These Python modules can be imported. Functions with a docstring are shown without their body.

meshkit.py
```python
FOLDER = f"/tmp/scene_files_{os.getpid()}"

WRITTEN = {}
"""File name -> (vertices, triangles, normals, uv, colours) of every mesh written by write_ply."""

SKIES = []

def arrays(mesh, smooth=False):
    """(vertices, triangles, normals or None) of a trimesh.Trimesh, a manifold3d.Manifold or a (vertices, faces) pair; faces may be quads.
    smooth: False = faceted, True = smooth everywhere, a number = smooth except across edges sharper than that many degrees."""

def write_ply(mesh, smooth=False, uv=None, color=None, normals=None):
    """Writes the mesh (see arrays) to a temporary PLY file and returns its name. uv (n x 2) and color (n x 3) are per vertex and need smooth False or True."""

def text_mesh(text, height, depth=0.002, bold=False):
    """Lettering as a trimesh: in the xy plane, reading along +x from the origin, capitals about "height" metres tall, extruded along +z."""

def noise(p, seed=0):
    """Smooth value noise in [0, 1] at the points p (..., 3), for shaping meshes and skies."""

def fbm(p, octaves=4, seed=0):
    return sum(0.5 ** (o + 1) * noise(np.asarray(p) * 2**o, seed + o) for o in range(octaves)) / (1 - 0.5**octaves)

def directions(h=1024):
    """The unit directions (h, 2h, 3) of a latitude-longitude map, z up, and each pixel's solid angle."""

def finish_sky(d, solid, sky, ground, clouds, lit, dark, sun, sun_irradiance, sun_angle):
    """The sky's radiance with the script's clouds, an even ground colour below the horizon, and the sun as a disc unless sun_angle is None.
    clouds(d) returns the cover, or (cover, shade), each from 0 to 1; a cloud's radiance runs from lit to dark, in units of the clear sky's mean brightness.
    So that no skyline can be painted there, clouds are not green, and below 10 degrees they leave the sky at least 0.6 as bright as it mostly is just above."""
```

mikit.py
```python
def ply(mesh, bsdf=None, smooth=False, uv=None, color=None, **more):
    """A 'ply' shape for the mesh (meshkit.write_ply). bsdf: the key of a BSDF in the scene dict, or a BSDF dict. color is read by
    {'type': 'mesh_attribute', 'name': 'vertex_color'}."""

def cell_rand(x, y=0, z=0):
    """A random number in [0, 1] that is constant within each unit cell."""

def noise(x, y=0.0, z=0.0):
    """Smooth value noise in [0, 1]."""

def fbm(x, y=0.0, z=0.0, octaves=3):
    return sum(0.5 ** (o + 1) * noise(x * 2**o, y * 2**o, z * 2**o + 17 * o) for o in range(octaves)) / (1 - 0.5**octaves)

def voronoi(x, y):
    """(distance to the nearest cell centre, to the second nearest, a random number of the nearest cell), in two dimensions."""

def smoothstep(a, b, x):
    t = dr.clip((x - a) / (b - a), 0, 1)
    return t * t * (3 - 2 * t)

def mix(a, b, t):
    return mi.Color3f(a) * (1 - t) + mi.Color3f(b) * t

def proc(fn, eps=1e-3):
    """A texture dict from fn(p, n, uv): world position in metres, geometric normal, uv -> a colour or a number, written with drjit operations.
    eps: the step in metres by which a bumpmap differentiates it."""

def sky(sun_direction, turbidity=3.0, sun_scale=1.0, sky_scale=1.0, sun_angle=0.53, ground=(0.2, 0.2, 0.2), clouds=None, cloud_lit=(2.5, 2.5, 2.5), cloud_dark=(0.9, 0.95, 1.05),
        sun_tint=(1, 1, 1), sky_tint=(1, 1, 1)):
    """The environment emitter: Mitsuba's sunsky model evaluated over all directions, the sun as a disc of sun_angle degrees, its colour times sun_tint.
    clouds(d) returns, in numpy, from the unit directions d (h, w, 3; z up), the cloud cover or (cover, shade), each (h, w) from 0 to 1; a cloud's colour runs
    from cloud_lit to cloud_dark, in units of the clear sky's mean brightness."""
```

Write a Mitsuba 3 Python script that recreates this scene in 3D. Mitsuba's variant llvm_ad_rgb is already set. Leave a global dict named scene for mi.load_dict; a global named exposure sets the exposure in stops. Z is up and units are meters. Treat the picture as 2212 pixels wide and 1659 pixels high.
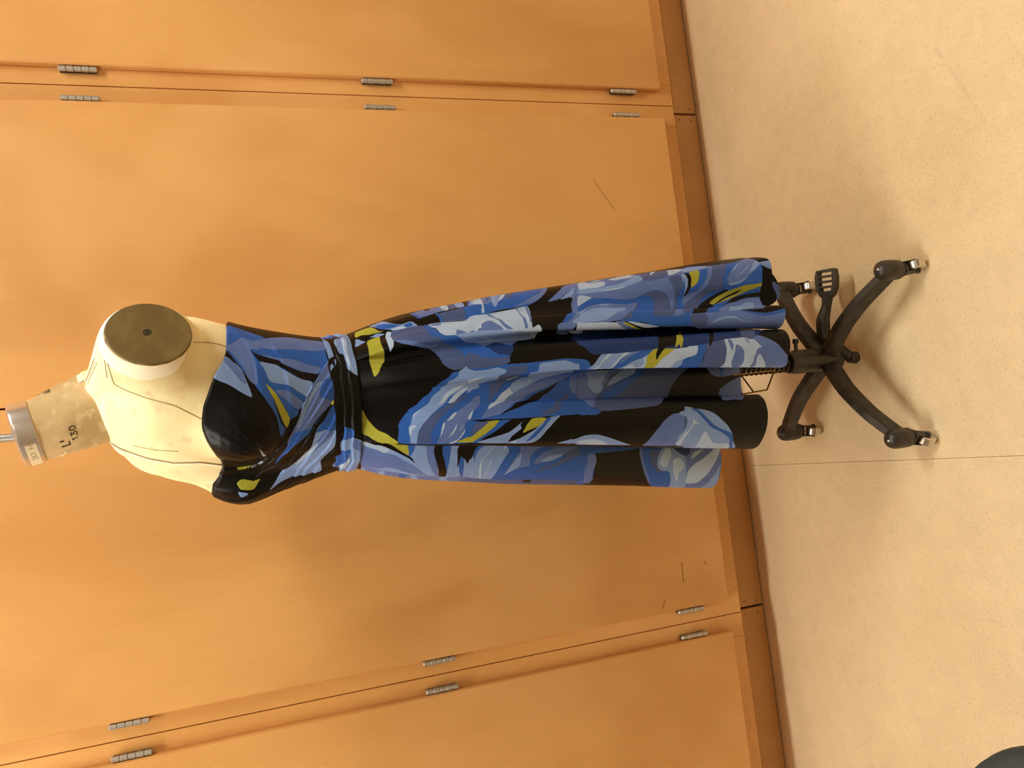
import math, numpy as np, trimesh, mitsuba as mi, drjit as dr, mikit, meshkit
import manifold3d as m3
from scipy.interpolate import PchipInterpolator

scene, labels = {}, {}
T4 = mi.ScalarTransform4f
rng = np.random.default_rng(7)

# ------------------------------------------------------------------ camera, lamps, exposure
CAM = np.array([0, 0, 1.40])
yaw, pitch, roll, focal = 0.08232, 0.35180, 0.08771, 1832.2
fwd = np.array([math.sin(yaw)*math.cos(pitch), math.cos(yaw)*math.cos(pitch), -math.sin(pitch)])
right0 = np.array([math.cos(yaw), -math.sin(yaw), 0.0])
down0 = np.cross(fwd, right0)
right = math.cos(roll)*right0 + math.sin(roll)*down0
down = -math.sin(roll)*right0 + math.cos(roll)*down0
M = np.eye(4)
M[:3, 0], M[:3, 1], M[:3, 2], M[:3, 3] = -down, right, fwd, CAM      # the phone was held on its side: the room's up points to the picture's left
scene['camera'] = {'type': 'perspective', 'fov': math.degrees(2*math.atan(1106/focal)), 'fov_axis': 'x', 'near_clip': 0.05,
                   'to_world': T4(M)}
exposure = 0.95
CEIL = 2.75
LAMPS = [  # centre x, centre y, size x, size y, radiance
    (-0.90, 1.20, 1.20, 0.26, 19.0),
    (1.30, 0.85, 1.20, 0.26, 22.0),
    (-0.60, -1.60, 1.20, 0.30, 2.0),
    (1.55, -1.60, 1.20, 0.30, 8.0),
]
LAMP_TINT = np.array([1.0, 0.98, 0.87])

# ------------------------------------------------------------------ helpers
def label(key, text=None, cat=None, group=None, kind=None):
    d = {}
    if text: d['label'] = text
    if cat: d['category'] = cat
    if group: d['group'] = group
    if kind: d['kind'] = kind
    labels[key] = d

def numbered(key):
    if key not in scene and not any(k.startswith(key + '__') for k in scene): return key
    n = 1
    while f'{key}_{n:03d}' in scene or any(k.startswith(f'{key}_{n:03d}__') for k in scene): n += 1
    return f'{key}_{n:03d}'

def add(key, mesh, mat, smooth=False, **kw):
    key = numbered(key)
    scene[key] = mikit.ply(mesh, mat, smooth=smooth, **kw)
    return key

def hull(pts):
    return m3.Manifold.hull_points(np.asarray(pts, float))

def tri(man):
    m = man.to_mesh()
    return trimesh.Trimesh(np.array(m.vert_properties[:, :3], float), np.array(m.tri_verts), process=False)

def cbox(x0, x1, y0, y1, z0, z1, c=0.002):
    """box with chamfered edges"""
    P = []
    for sx in (0, 1):
        for sy in (0, 1):
            for sz in (0, 1):
                p = np.array([(x0, x1)[sx], (y0, y1)[sy], (z0, z1)[sz]])
                s = np.array([1-2*sx, 1-2*sy, 1-2*sz])*c
                for k in range(3):
                    q = p + s; q[k] = p[k]; P.append(q)
    return tri(hull(P))

def frame_of(d):
    d = np.asarray(d, float)/np.linalg.norm(d)
    a = np.cross(d, [0, 0, 1.0]) if abs(d[2]) < 0.9 else np.cross(d, [0, 1.0, 0])
    a /= np.linalg.norm(a)
    return a, np.cross(a, d) * -1, d

def lathe(profile, p0, d=(0, 0, 1), n=32):
    """profile: (radius, along) pairs, revolved about the axis from p0 along d"""
    a, b, d = frame_of(d)
    pr = np.asarray(profile, float)
    ang = np.arange(n)*2*np.pi/n
    ring = np.cos(ang)[:, None]*a + np.sin(ang)[:, None]*b
    V = np.asarray(p0)[None, None] + pr[:, 0][:, None, None]*ring[None] + pr[:, 1][:, None, None]*d
    k = len(pr)
    F = []
    for i in range(k-1):
        for j in range(n):
            q = (j+1) % n
            F.append([i*n+j, i*n+q, (i+1)*n+q, (i+1)*n+j])
    V = V.reshape(-1, 3); F = np.array(F)
    F = np.vstack([F[:, [0, 1, 2]], F[:, [0, 2, 3]]])
    extra = []
    for i, flip in ((0, True), (k-1, False)):
        if pr[i, 0] > 1e-6:
            c = len(V); V = np.vstack([V, np.asarray(p0) + pr[i, 1]*d])
            for j in range(n):
                q = (j+1) % n
                extra.append([c, i*n+q, i*n+j] if flip else [c, i*n+j, i*n+q])
    if extra: F = np.vstack([F, extra])
    m = trimesh.Trimesh(V, F, process=False)
    if m.volume < 0: m.invert()
    return m

def smoothpath(P, n):
    P = np.asarray(P, float)
    s = np.r_[0, np.cumsum(np.linalg.norm(np.diff(P, axis=0), axis=1))]
    return PchipInterpolator(s, P)(np.linspace(0, s[-1], n))

def tube(P, r, n=10, closed=False, up=None):
    """round or shaped tube along the points; r: radius, or (k,2) section points per step in (side, up)"""
    P = np.asarray(P, float); k = len(P)
    t = (np.roll(P, -1, 0) - np.roll(P, 1, 0)) if closed else np.gradient(P, axis=0)
    t /= np.linalg.norm(t, axis=1, keepdims=True)
    up = np.array([0, 0, 1.0]) if up is None else np.asarray(up, float)
    a = np.cross(t, up)
    bad = np.linalg.norm(a, axis=1) < 0.05
    a[bad] = np.cross(t[bad], [0.3, 0.9, 0.1])
    a /= np.linalg.norm(a, axis=1, keepdims=True)
    b = np.cross(a, t)
    if np.ndim(r) <= 1:
        ang = np.arange(n)*2*np.pi/n
        sec = np.stack([np.cos(ang), np.sin(ang)], 1)[None]*np.broadcast_to(r, (k,))[:, None, None]
    else:
        sec = np.broadcast_to(r, (k,) + np.shape(r)[-2:]); n = sec.shape[1]
    V = P[:, None] + sec[..., :1]*a[:, None] + sec[..., 1:]*b[:, None]
    F = []
    for i in range(k if closed else k-1):
        o = (i+1) % k
        for j in range(n):
            q = (j+1) % n
            F.append([i*n+j, i*n+q, o*n+q, o*n+j])
    V = V.reshape(-1, 3); F = np.array(F)
    F = np.vstack([F[:, [0, 1, 2]], F[:, [0, 2, 3]]])
    if not closed:
        c = len(V); V = np.vstack([V, P[0], P[-1]])
        F = np.vstack([F, [[c, (j+1) % n, j] for j in range(n)], [[c+1, (k-1)*n+j, (k-1)*n+(j+1) % n] for j in range(n)]])
    m = trimesh.Trimesh(V, F, process=False)
    if m.volume < 0: m.invert()
    return m

cat = trimesh.util.concatenate

def grid_faces(nr, nc, wrap):
    F = []
    for i in range(nr-1):
        j = np.arange(nc if wrap else nc-1); q = (j+1) % nc
        F.append(np.stack([i*nc+j, i*nc+q, (i+1)*nc+q, (i+1)*nc+j], 1))
    F = np.vstack(F)
    return np.vstack([F[:, [0, 1, 2]], F[:, [0, 2, 3]]])

# ------------------------------------------------------------------ materials
C = mi.Color3f
fbm, noise, smoothstep, mix, voronoi, cell_rand = mikit.fbm, mikit.noise, mikit.smoothstep, mikit.mix, mikit.voronoi, mikit.cell_rand

def seg_mark(x, z, x0, z0, x1, z1, w):
    """1 on a thin scratch from (x0, z0) to (x1, z1)"""
    dx, dz = x1-x0, z1-z0
    L = dx*dx + dz*dz
    t = dr.clip(((x-x0)*dx + (z-z0)*dz)/L, 0, 1)
    d = dr.sqrt(dr.square(x-x0-t*dx) + dr.square(z-z0-t*dz))
    return 1 - smoothstep(w*0.5, w, d)

def maple(tone=1.0, seed=0.0, marks=()):
    def fn(p, n, uv):
        x, y, z = p.x + seed, p.y + seed*0.37, p.z
        warp = fbm(x*2.2, y*2.2, z*0.8, octaves=3)
        figure = fbm(x*5 + warp*3, y*4, z*1.6 + warp*2.2, octaves=4)
        fine = noise(x*230 + warp*30, y*120, z*12)
        cathedral = noise(x*9 + warp*9, y*9, z*1.1)
        blot = smoothstep(0.52, 0.72, fbm(x*3.3 + 7, y*3, z*2.6 + 3, octaves=3))
        c = mix(C(0.56, 0.270, 0.078)*tone, C(0.665, 0.345, 0.112)*tone, smoothstep(0.25, 0.75, figure))
        c = c*(0.978 + 0.03*fine)*(0.95 + 0.10*cathedral)
        c = mix(c, C(0.72, 0.40, 0.155)*tone, blot*0.45)
        for m in marks:
            c = mix(c, C(0.20, 0.085, 0.028), seg_mark(p.x, p.z, *m)*0.8)
        return c
    return mikit.proc(fn)

def wood(key, tone=1.0, seed=0.0, rough=0.42, marks=()):
    scene[key] = {'type': 'principled', 'base_color': maple(tone, seed, marks), 'roughness': rough, 'specular': 0.45}

def plain(key, rgb, rough=0.5, metallic=0.0, **kw):
    scene[key] = {'type': 'twosided', 'b': {'type': 'principled', 'base_color': {'type': 'rgb', 'value': list(rgb)}, 'roughness': rough, 'metallic': metallic, **kw}}

SCR = ((0.668, 0.402, 0.588, 0.352, 0.0013), (-0.333, 0.290, -0.382, 0.292, 0.0022), (-0.34, 0.222, -0.348, 0.222, 0.002), (-0.418, 0.350, -0.437, 0.362, 0.0018))
wood('mat_maple_door', 1.0, 0.0, marks=SCR)
wood('mat_maple_frame', 1.03, 5.3)
wood('mat_maple_toe', 0.80, 9.1, 0.35)
plain('mat_gap', (0.02, 0.012, 0.008), 0.8)
plain('mat_nail', (0.05, 0.03, 0.015), 0.6)
plain('mat_hinge', (0.46, 0.42, 0.36), 0.42, 0.6)
plain('mat_plaster', (0.55, 0.52, 0.46), 0.9)
plain('mat_ceiling', (0.70, 0.68, 0.64), 0.9)
plain('mat_troffer', (0.75, 0.75, 0.74), 0.5)

def floor_fn(p, n, uv):
    x, y = p.x, p.y
    big = fbm(x*2.1, y*2.1, octaves=4)
    mid = fbm(x*38 + 3, y*38, octaves=3)
    c = mix(C(0.655, 0.492, 0.285), C(0.715, 0.548, 0.335), smoothstep(0.3, 0.7, big))
    c = c*(0.95 + 0.10*mid)
    d1, _, r1 = voronoi(x*230 + 40, y*170 + 40)
    fleck = (1 - smoothstep(0.12, 0.42, d1))*dr.select(r1 > 0.80, 1.0, 0.0)
    d2, _, r2 = voronoi(x*110 + 11, y*150 + 5)
    fleck2 = (1 - smoothstep(0.10, 0.40, d2))*dr.select(r2 > 0.86, 1.0, 0.0)
    c = mix(c, C(0.34, 0.23, 0.12), fleck*0.26)
    c = mix(c, C(0.36, 0.26, 0.14), fleck2*0.20)
    d3, _, r3 = voronoi(x*120 + 91, y*150 + 15)
    pale = (1 - smoothstep(0.1, 0.35, d3))*dr.select(r3 > 0.8, 1.0, 0.0)
    c = mix(c, C(0.74, 0.61, 0.42), pale*0.35)
    scuff = seg_mark(x, y, 0.68, 1.20, 0.50, 1.12, 0.006)*noise(x*60, y*60)
    return mix(c, C(0.36, 0.26, 0.15), scuff*0.22)
scene['mat_floor'] = {'type': 'principled', 'base_color': mikit.proc(floor_fn), 'roughness': 0.55, 'specular': 0.35}

def canvas_fn(p, n, uv):
    a = fbm(p.x*14, p.y*14, p.z*14, octaves=4)
    b = fbm(p.x*40 + 5, p.y*40, p.z*40, octaves=3)
    weave = noise(p.x*900, p.y*900, p.z*900)
    c = mix(C(0.78, 0.65, 0.36), C(0.86, 0.75, 0.46), smoothstep(0.3, 0.7, a))
    c = mix(c, C(0.55, 0.43, 0.24), smoothstep(0.62, 0.85, b)*0.5)
    return c*(0.97 + 0.05*weave)
scene['mat_canvas'] = {'type': 'twosided', 'b': {'type': 'principled', 'base_color': mikit.proc(canvas_fn), 'roughness': 0.85, 'specular': 0.2}}

def neck_fn(p, n, uv):
    a = fbm(p.x*22, p.y*22, p.z*16, octaves=4)
    b = fbm(p.x*60 + 5, p.y*60, p.z*60, octaves=3)
    c = mix(C(0.46, 0.32, 0.155), C(0.62, 0.46, 0.25), smoothstep(0.3, 0.7, a))
    return mix(c, C(0.72, 0.58, 0.36), smoothstep(0.58, 0.75, b)*0.5)
scene['mat_neck'] = {'type': 'twosided', 'b': {'type': 'principled', 'base_color': mikit.proc(neck_fn), 'roughness': 0.8, 'specular': 0.2}}

def plate_fn(p, n, uv):
    a = fbm(p.x*30, p.y*30, p.z*30, octaves=4)
    return mix(C(0.125, 0.082, 0.019), C(0.170, 0.115, 0.032), smoothstep(0.3, 0.7, a))
scene['mat_plate'] = {'type': 'twosided', 'b': {'type': 'principled', 'base_color': mikit.proc(plate_fn), 'roughness': 0.55, 'specular': 0.4}}

def iron_fn(p, n, uv):
    a = fbm(p.x*60, p.y*60, p.z*60, octaves=3)
    return mix(C(0.016, 0.012, 0.009), C(0.034, 0.027, 0.020), smoothstep(0.3, 0.7, a))
scene['mat_iron'] = {'type': 'twosided', 'b': {'type': 'principled', 'base_color': mikit.proc(iron_fn), 'roughness': 0.42, 'specular': 0.5}}
plain('mat_torn', (0.88, 0.80, 0.60), 0.9)
plain('mat_seam', (0.42, 0.31, 0.15), 0.9)
plain('mat_chrome', (0.62, 0.59, 0.54), 0.22, 1.0)
plain('mat_cap', (0.82, 0.77, 0.74), 0.26, 0.9)
plain('mat_sticker', (0.78, 0.66, 0.46), 0.6)
plain('mat_zinc', (0.55, 0.57, 0.56), 0.3, 0.95)
plain('mat_wire', (0.20, 0.12, 0.03), 0.4, 0.7)
plain('mat_ink', (0.06, 0.035, 0.012), 0.8)
plain('mat_hole', (0.012, 0.008, 0.005), 0.9)
plain('mat_stool', (0.030, 0.038, 0.042), 0.6)

# ------------------------------------------------------------------ the room
def slab(key, x0, x1, y0, y1, z0, z1, mat, text):
    add(key, trimesh.creation.box(bounds=[[x0, y0, z0], [x1, y1, z1]]), mat)
    label(key, text, kind='structure')

WALLY, FRAME, TOE = 2.55, 1.945, 2.015       # wall behind, cabinet face, toe-kick face
for x0, x1 in ((-3.2, -0.1185), (-0.1178, 3.6)):
    add('floor__vinyl_sheet', trimesh.creation.box(bounds=[[x0, -3.2, -0.02], [x1, WALLY, 0.0]]), 'mat_floor')
labels['floor'] = {'label': 'speckled beige sheet vinyl floor with a welded seam', 'kind': 'structure'}
add('floor__subfloor', trimesh.creation.box(bounds=[[-3.2, -3.2, -0.06], [3.6, WALLY, -0.0202]]), 'mat_gap')
slab('wall_back', -3.2, 3.6, WALLY, WALLY+0.1, -0.06, CEIL, 'mat_plaster', 'wall behind the cabinets')
slab('wall_front', -3.2, 3.6, -3.3, -3.2, -0.06, CEIL, 'mat_plaster', 'wall behind the camera')
slab('wall_left', -3.3, -3.2, -3.3, WALLY+0.1, -0.06, CEIL, 'mat_plaster', 'plain wall left of the cabinets')
slab('wall_right', 3.6, 3.7, -3.3, WALLY+0.1, -0.06, CEIL, 'mat_plaster', 'plain wall right of the cabinets')
slab('ceiling', -3.3, 3.7, -3.3, WALLY+0.1, CEIL, CEIL+0.1, 'mat_ceiling', 'plain pale ceiling')

for i, (x, y, sx, sy, rad) in enumerate(LAMPS):
    k = numbered('ceiling_light')
    x0, x1, y0, y1 = x-sx/2, x+sx/2, y-sy/2, y+sy/2
    fr = [cbox(x0-.03, x1+.03, y0-.03, y0, CEIL-.05, CEIL-.001), cbox(x0-.03, x1+.03, y1, y1+.03, CEIL-.05, CEIL-.001),
          cbox(x0-.03, x0, y0, y1, CEIL-.05, CEIL-.001), cbox(x1, x1+.03, y0, y1, CEIL-.05, CEIL-.001)]
    add(k + '__frame', cat(fr), 'mat_troffer')
    d = trimesh.Trimesh([[x0, y0, CEIL-.04], [x1, y0, CEIL-.04], [x1, y1, CEIL-.04], [x0, y1, CEIL-.04]], [[0, 2, 1], [0, 3, 2]], process=False)
    add(k + '__diffuser', d, 'mat_troffer', emitter={'type': 'area', 'radiance': {'type': 'rgb', 'value': (rad*LAMP_TINT).tolist()}})
    label(k, 'warm white ceiling light panel above the ' + ('cabinets, left', 'cabinets, right', 'room, left', 'room, right')[i], 'ceiling light', 'ceiling light panels')

# ------------------------------------------------------------------ the cabinets
DOORF = FRAME - 0.020
HINGE_Z = (1.588, 0.941, 0.277)
def build_cabinet(x0, x1, doors, text, only=None):
    k = numbered('cabinet')
    add(k + '__carcass', cat([cbox(x0, x0+.018, FRAME+.02, WALLY-.01, .122, 2.42), cbox(x1-.018, x1, FRAME+.02, WALLY-.01, .122, 2.42),
                              cbox(x0, x1, FRAME+.02, WALLY-.01, .122, .14), cbox(x0, x1, FRAME+.02, WALLY-.01, 2.40, 2.42),
                              cbox(x0, x1, WALLY-.02, WALLY-.01, .122, 2.42)]), 'mat_maple_frame')
    g = 0.0009
    add(k + '__stile', cbox(x0+g, x0+.06, FRAME, FRAME+.02, .122, 2.42, .0008), 'mat_maple_frame')
    add(k + '__stile', cbox(x1-.06, x1-g, FRAME, FRAME+.02, .122, 2.42, .0008), 'mat_maple_frame')
    add(k + '__rail', cbox(x0+.0602, x1-.0602, FRAME, FRAME+.02, .122, .19, .0004), 'mat_maple_frame')
    add(k + '__rail', cbox(x0+.0602, x1-.0602, FRAME, FRAME+.02, 2.35, 2.42, .0004), 'mat_maple_frame')
    for i, (d0, d1, hinge_side) in enumerate(doors):
        add(k + '__door', cbox(d0, d1, DOORF, FRAME-.0006, .165, 2.375, .0028), 'mat_maple_door')
        hx = d0 - .0075 if hinge_side < 0 else d1 + .0075
        for z in HINGE_Z + (2.235,):
            h = numbered(k + '__hinge')
            add(h + '__leaf', cbox(hx-.004, hx+.004, FRAME-.009, FRAME-.0005, z-.036, z+.036, .0008), 'mat_gap')
            step = 0.015
            for q in range(5):
                zc = z + (q-2)*step
                r = .0058 + (.0003 if q % 2 else 0)
                e = .0019
                pr = [(r-.0010, -.0072), (r, -.0062), (r, .0062), (r-.0010, .0072)]
                if q == 0: pr = [(r-.0028, -.0085), (r-.001, -.0068)] + pr[1:]
                if q == 4: pr = pr[:-1] + [(r-.001, .0068), (r-.0028, .0085)]
                add(h + '__knuckle', lathe(pr, (hx, FRAME-.0135, zc), n=14), 'mat_hinge', smooth=40)
    add(k + '__plinth', cbox(x0+.002, x1-.002, TOE+.02, TOE+.04, 0.0005, .121, .001), 'mat_gap')
    label(k, text, 'cabinet', 'maple storage cabinets')
    return k

SEAM_R, SEAM_L = 0.8835, -0.489
build_cabinet(SEAM_L, SEAM_R, ((-.4485, .1962, -1), (.2002, .8415, 1)), 'tall maple cabinet with two plain doors standing behind the dress form')
build_cabinet(SEAM_R, SEAM_R+1.372, ((.9215, 1.5625, -1), (1.5665, 2.215, 1)), 'tall maple cabinet right of the one behind the dress')
build_cabinet(SEAM_L-1.372, SEAM_L, ((-1.82, -1.170, -1), (-1.166, -.5265, 1)), 'tall maple cabinet left of the one behind the dress, with mottled door')

# recessed toe-kick boards; their joints stand a little right of the cabinets' own
for i, (x0, x1) in enumerate(((SEAM_L, SEAM_R), (SEAM_R, SEAM_R+1.372), (SEAM_L-1.372, SEAM_L))):
    tk = f'trim_{i+1}'
    xa, xb = x0 + (-.0065 if i == 0 else .0125), x1 + (.0065 if i != 2 else -.0125)
    add(tk, cbox(xa, xb, TOE, TOE+.018, .0035, .121, .001), 'mat_maple_toe')
    for xx in (xa+.014, xb-.014):
        for zz in (.024, .062, .100):
            add(tk + '__nail', lathe([(.0022, 0), (.0015, .0012)], (xx + (zz-.06)*.06, TOE+.0002, zz), (0, -1, 0), n=8), 'mat_nail')
    label(tk, ('nailed maple toe-kick board under the middle cabinet', 'nailed maple toe-kick board under the right cabinet', 'nailed maple toe-kick board under the left cabinet')[i], kind='structure')

# ------------------------------------------------------------------ the dress form: its own axes are a (wearer's left), b (front), z
AX = np.array([0.12, 1.533, 0.0])
TURN = math.radians(64)
LF = np.array([math.cos(TURN), -math.sin(TURN), 0])
FR = np.array([-math.sin(TURN), -math.cos(TURN), 0])
def L2W(P):
    P = np.asarray(P, float)
    return AX + P[..., 0:1]*LF + P[..., 1:2]*FR + P[..., 2:3]*np.array([0, 0, 1.0])

SEC = np.array([  # z, half width, front, back, roundness
    [0.86, .080, .075, .080, 2.1], [0.90, .110, .100, .108, 2.1], [0.95, .128, .114, .122, 2.1], [1.00, .136, .118, .124, 2.1], [1.08, .130, .116, .116, 2.1],
    [1.17, .116, .108, .104, 2.1], [1.22, .120, .100, .108, 2.15], [1.27, .131, .094, .117, 2.2], [1.32, .142, .094, .128, 2.3], [1.37, .150, .097, .149, 2.4],
    [1.42, .152, .094, .168, 2.4], [1.47, .145, .078, .155, 2.3], [1.51, .120, .052, .145, 2.2], [1.545, .075, .025, .115, 2.2]])
secf = PchipInterpolator(SEC[:, 0], SEC[:, 1:])
BUST = ((-.078, .073, 1.335, .056), (.078, .073, 1.335, .056))

def body_r(th, z):
    """radius of the bare form about its axis; th from the wearer's left towards the front"""
    th, z = np.broadcast_arrays(np.asarray(th, float), np.asarray(z, float))
    s = secf(np.clip(z, SEC[0, 0], SEC[-1, 0]))
    w, f, bk, nn = s[..., 0], s[..., 1], s[..., 2], s[..., 3]
    c, sn = np.cos(th), np.sin(th)
    d = np.where(sn >= 0, f, bk)
    r = (np.abs(c/w)**nn + np.abs(sn/d)**nn)**(-1/nn)
    for a0, b0, z0, rad in BUST:
        h2 = rad**2 - ((z-z0)*np.where(z < z0, 1.0, 0.72))**2
        dp = c*a0 + sn*b0
        q2 = h2 - (a0*a0 + b0*b0 - dp*dp)
        rb = np.where((h2 > 0) & (q2 > 0), dp + np.sqrt(np.maximum(q2, 0)), 0)
        k = 80.0
        r = np.where(rb > 0.02, np.log(np.exp(np.minimum(k*r, 60)) + np.exp(np.minimum(k*rb, 60)))/k - 0.0*rb, r)
    return r

NT = 96
zz = np.linspace(0.86, 1.545, 50)
th = np.arange(NT)*2*np.pi/NT
R = body_r(th[None], zz[:, None])
for _ in range(3):    # soften the bust into the chest
    R = (np.roll(R, 1, 1) + 2*R + np.roll(R, -1, 1))/4
    R[1:-1] = (R[:-2] + 2*R[1:-1] + R[2:])/4
P = np.stack([R*np.cos(th), R*np.sin(th), np.broadcast_to(zz[:, None], R.shape)], -1).reshape(-1, 3)
F = grid_faces(len(zz), NT, True)
n0 = len(P)
P = np.vstack([P, [0, 0, zz[0]], [0, -.04, zz[-1]+.01]])
F = np.vstack([F, [[n0, (j+1) % NT, j] for j in range(NT)], [[n0+1, (len(zz)-1)*NT+j, (len(zz)-1)*NT+(j+1) % NT] for j in range(NT)]])
body = trimesh.Trimesh(P, F, process=False)
if body.volume < 0: body.invert()
def man(m): return m3.Manifold(m3.Mesh(np.asarray(m.vertices, np.float32), np.asarray(m.faces, np.uint32)))
def ring(c, ra, rb, nrm=(0, 0, 1), n=40, e0=None):
    nrm = np.asarray(nrm, float)/np.linalg.norm(nrm)
    e0 = np.array([1.0, 0, 0]) if e0 is None else np.asarray(e0, float)
    e0 = e0 - nrm*(e0@nrm); e0 /= np.linalg.norm(e0)
    e1 = np.cross(nrm, e0)
    t = np.arange(n)*2*np.pi/n
    return np.asarray(c) + ra*np.cos(t)[:, None]*e0 + rb*np.sin(t)[:, None]*e1

PLATE_C = np.array([.181, -.044, 1.466])
PLATE_UP = np.array([0, -math.sin(math.radians(25)), math.cos(math.radians(25))])
LEAN = math.radians(15)
NECK_N = np.array([0, math.sin(LEAN), math.cos(LEAN)])
NECK_T = np.array([0, .002, 1.651])
NECK_B = np.array([0, -.035, 1.558])
parts = [man(body)]
for s in (1, -1):
    pc = PLATE_C*np.array([s, 1, 1])
    pts = [ring(pc, .064, .058, (1, 0, 0), e0=PLATE_UP), ring(pc - np.array([s*.020, 0, 0]), .0765, .070, (1, 0, 0), e0=PLATE_UP),
           ring((s*.095, -.040, 1.452), .092, .082, (1, 0, 0), e0=PLATE_UP), ring((s*.052, -.046, 1.543), .030, .034, (1, 0, 0), e0=PLATE_UP)]
    parts.append(hull(np.vstack(pts)))
parts.append(hull(np.vstack([ring((0, -.036, 1.53), .078, .068), ring(NECK_B + np.array([0, 0, .010]), .058, .060, NECK_N), ring((0, -.03, 1.49), .112, .080)])))
torso = m3.Manifold.batch_boolean(parts, m3.OpType.Add).refine_to_length(0.011)
torso = tri(torso); torso.merge_vertices()
trimesh.smoothing.filter_taubin(torso, lamb=0.5, nu=0.53, iterations=14)
torso_w = trimesh.Trimesh(L2W(torso.vertices), torso.faces, process=False)
if torso_w.volume < 0: torso_w.invert()
form = 'dress_form'
labels[form] = {'label': 'old canvas dress form on a black cast-iron caster stand, wearing the blue dress', 'category': 'dress form'}
add(form + '__torso', torso_w, 'mat_canvas', smooth=True)
neck = tri(hull(np.vstack([ring(NECK_B - NECK_N*.014, .0605, .064, NECK_N, 64), ring(NECK_B + NECK_N*.02, .056, .0585, NECK_N, 64), ring(NECK_T, .0485, .0495, NECK_N, 64)])))
add(form + '__neck', trimesh.Trimesh(L2W(neck.vertices), neck.faces, process=False), 'mat_neck', smooth=40)
up = L2W(NECK_T + NECK_N) - L2W(NECK_T)
capbase = L2W(NECK_T)
add(form + '__neck_cap', lathe([(.046, -.001), (.0508, -.001), (.0512, .0005), (.0512, .0240), (.0500, .0275), (.046, .0295), (.030, .0310), (.0, .0320)], capbase, up, 72), 'mat_cap', smooth=35)
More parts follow.
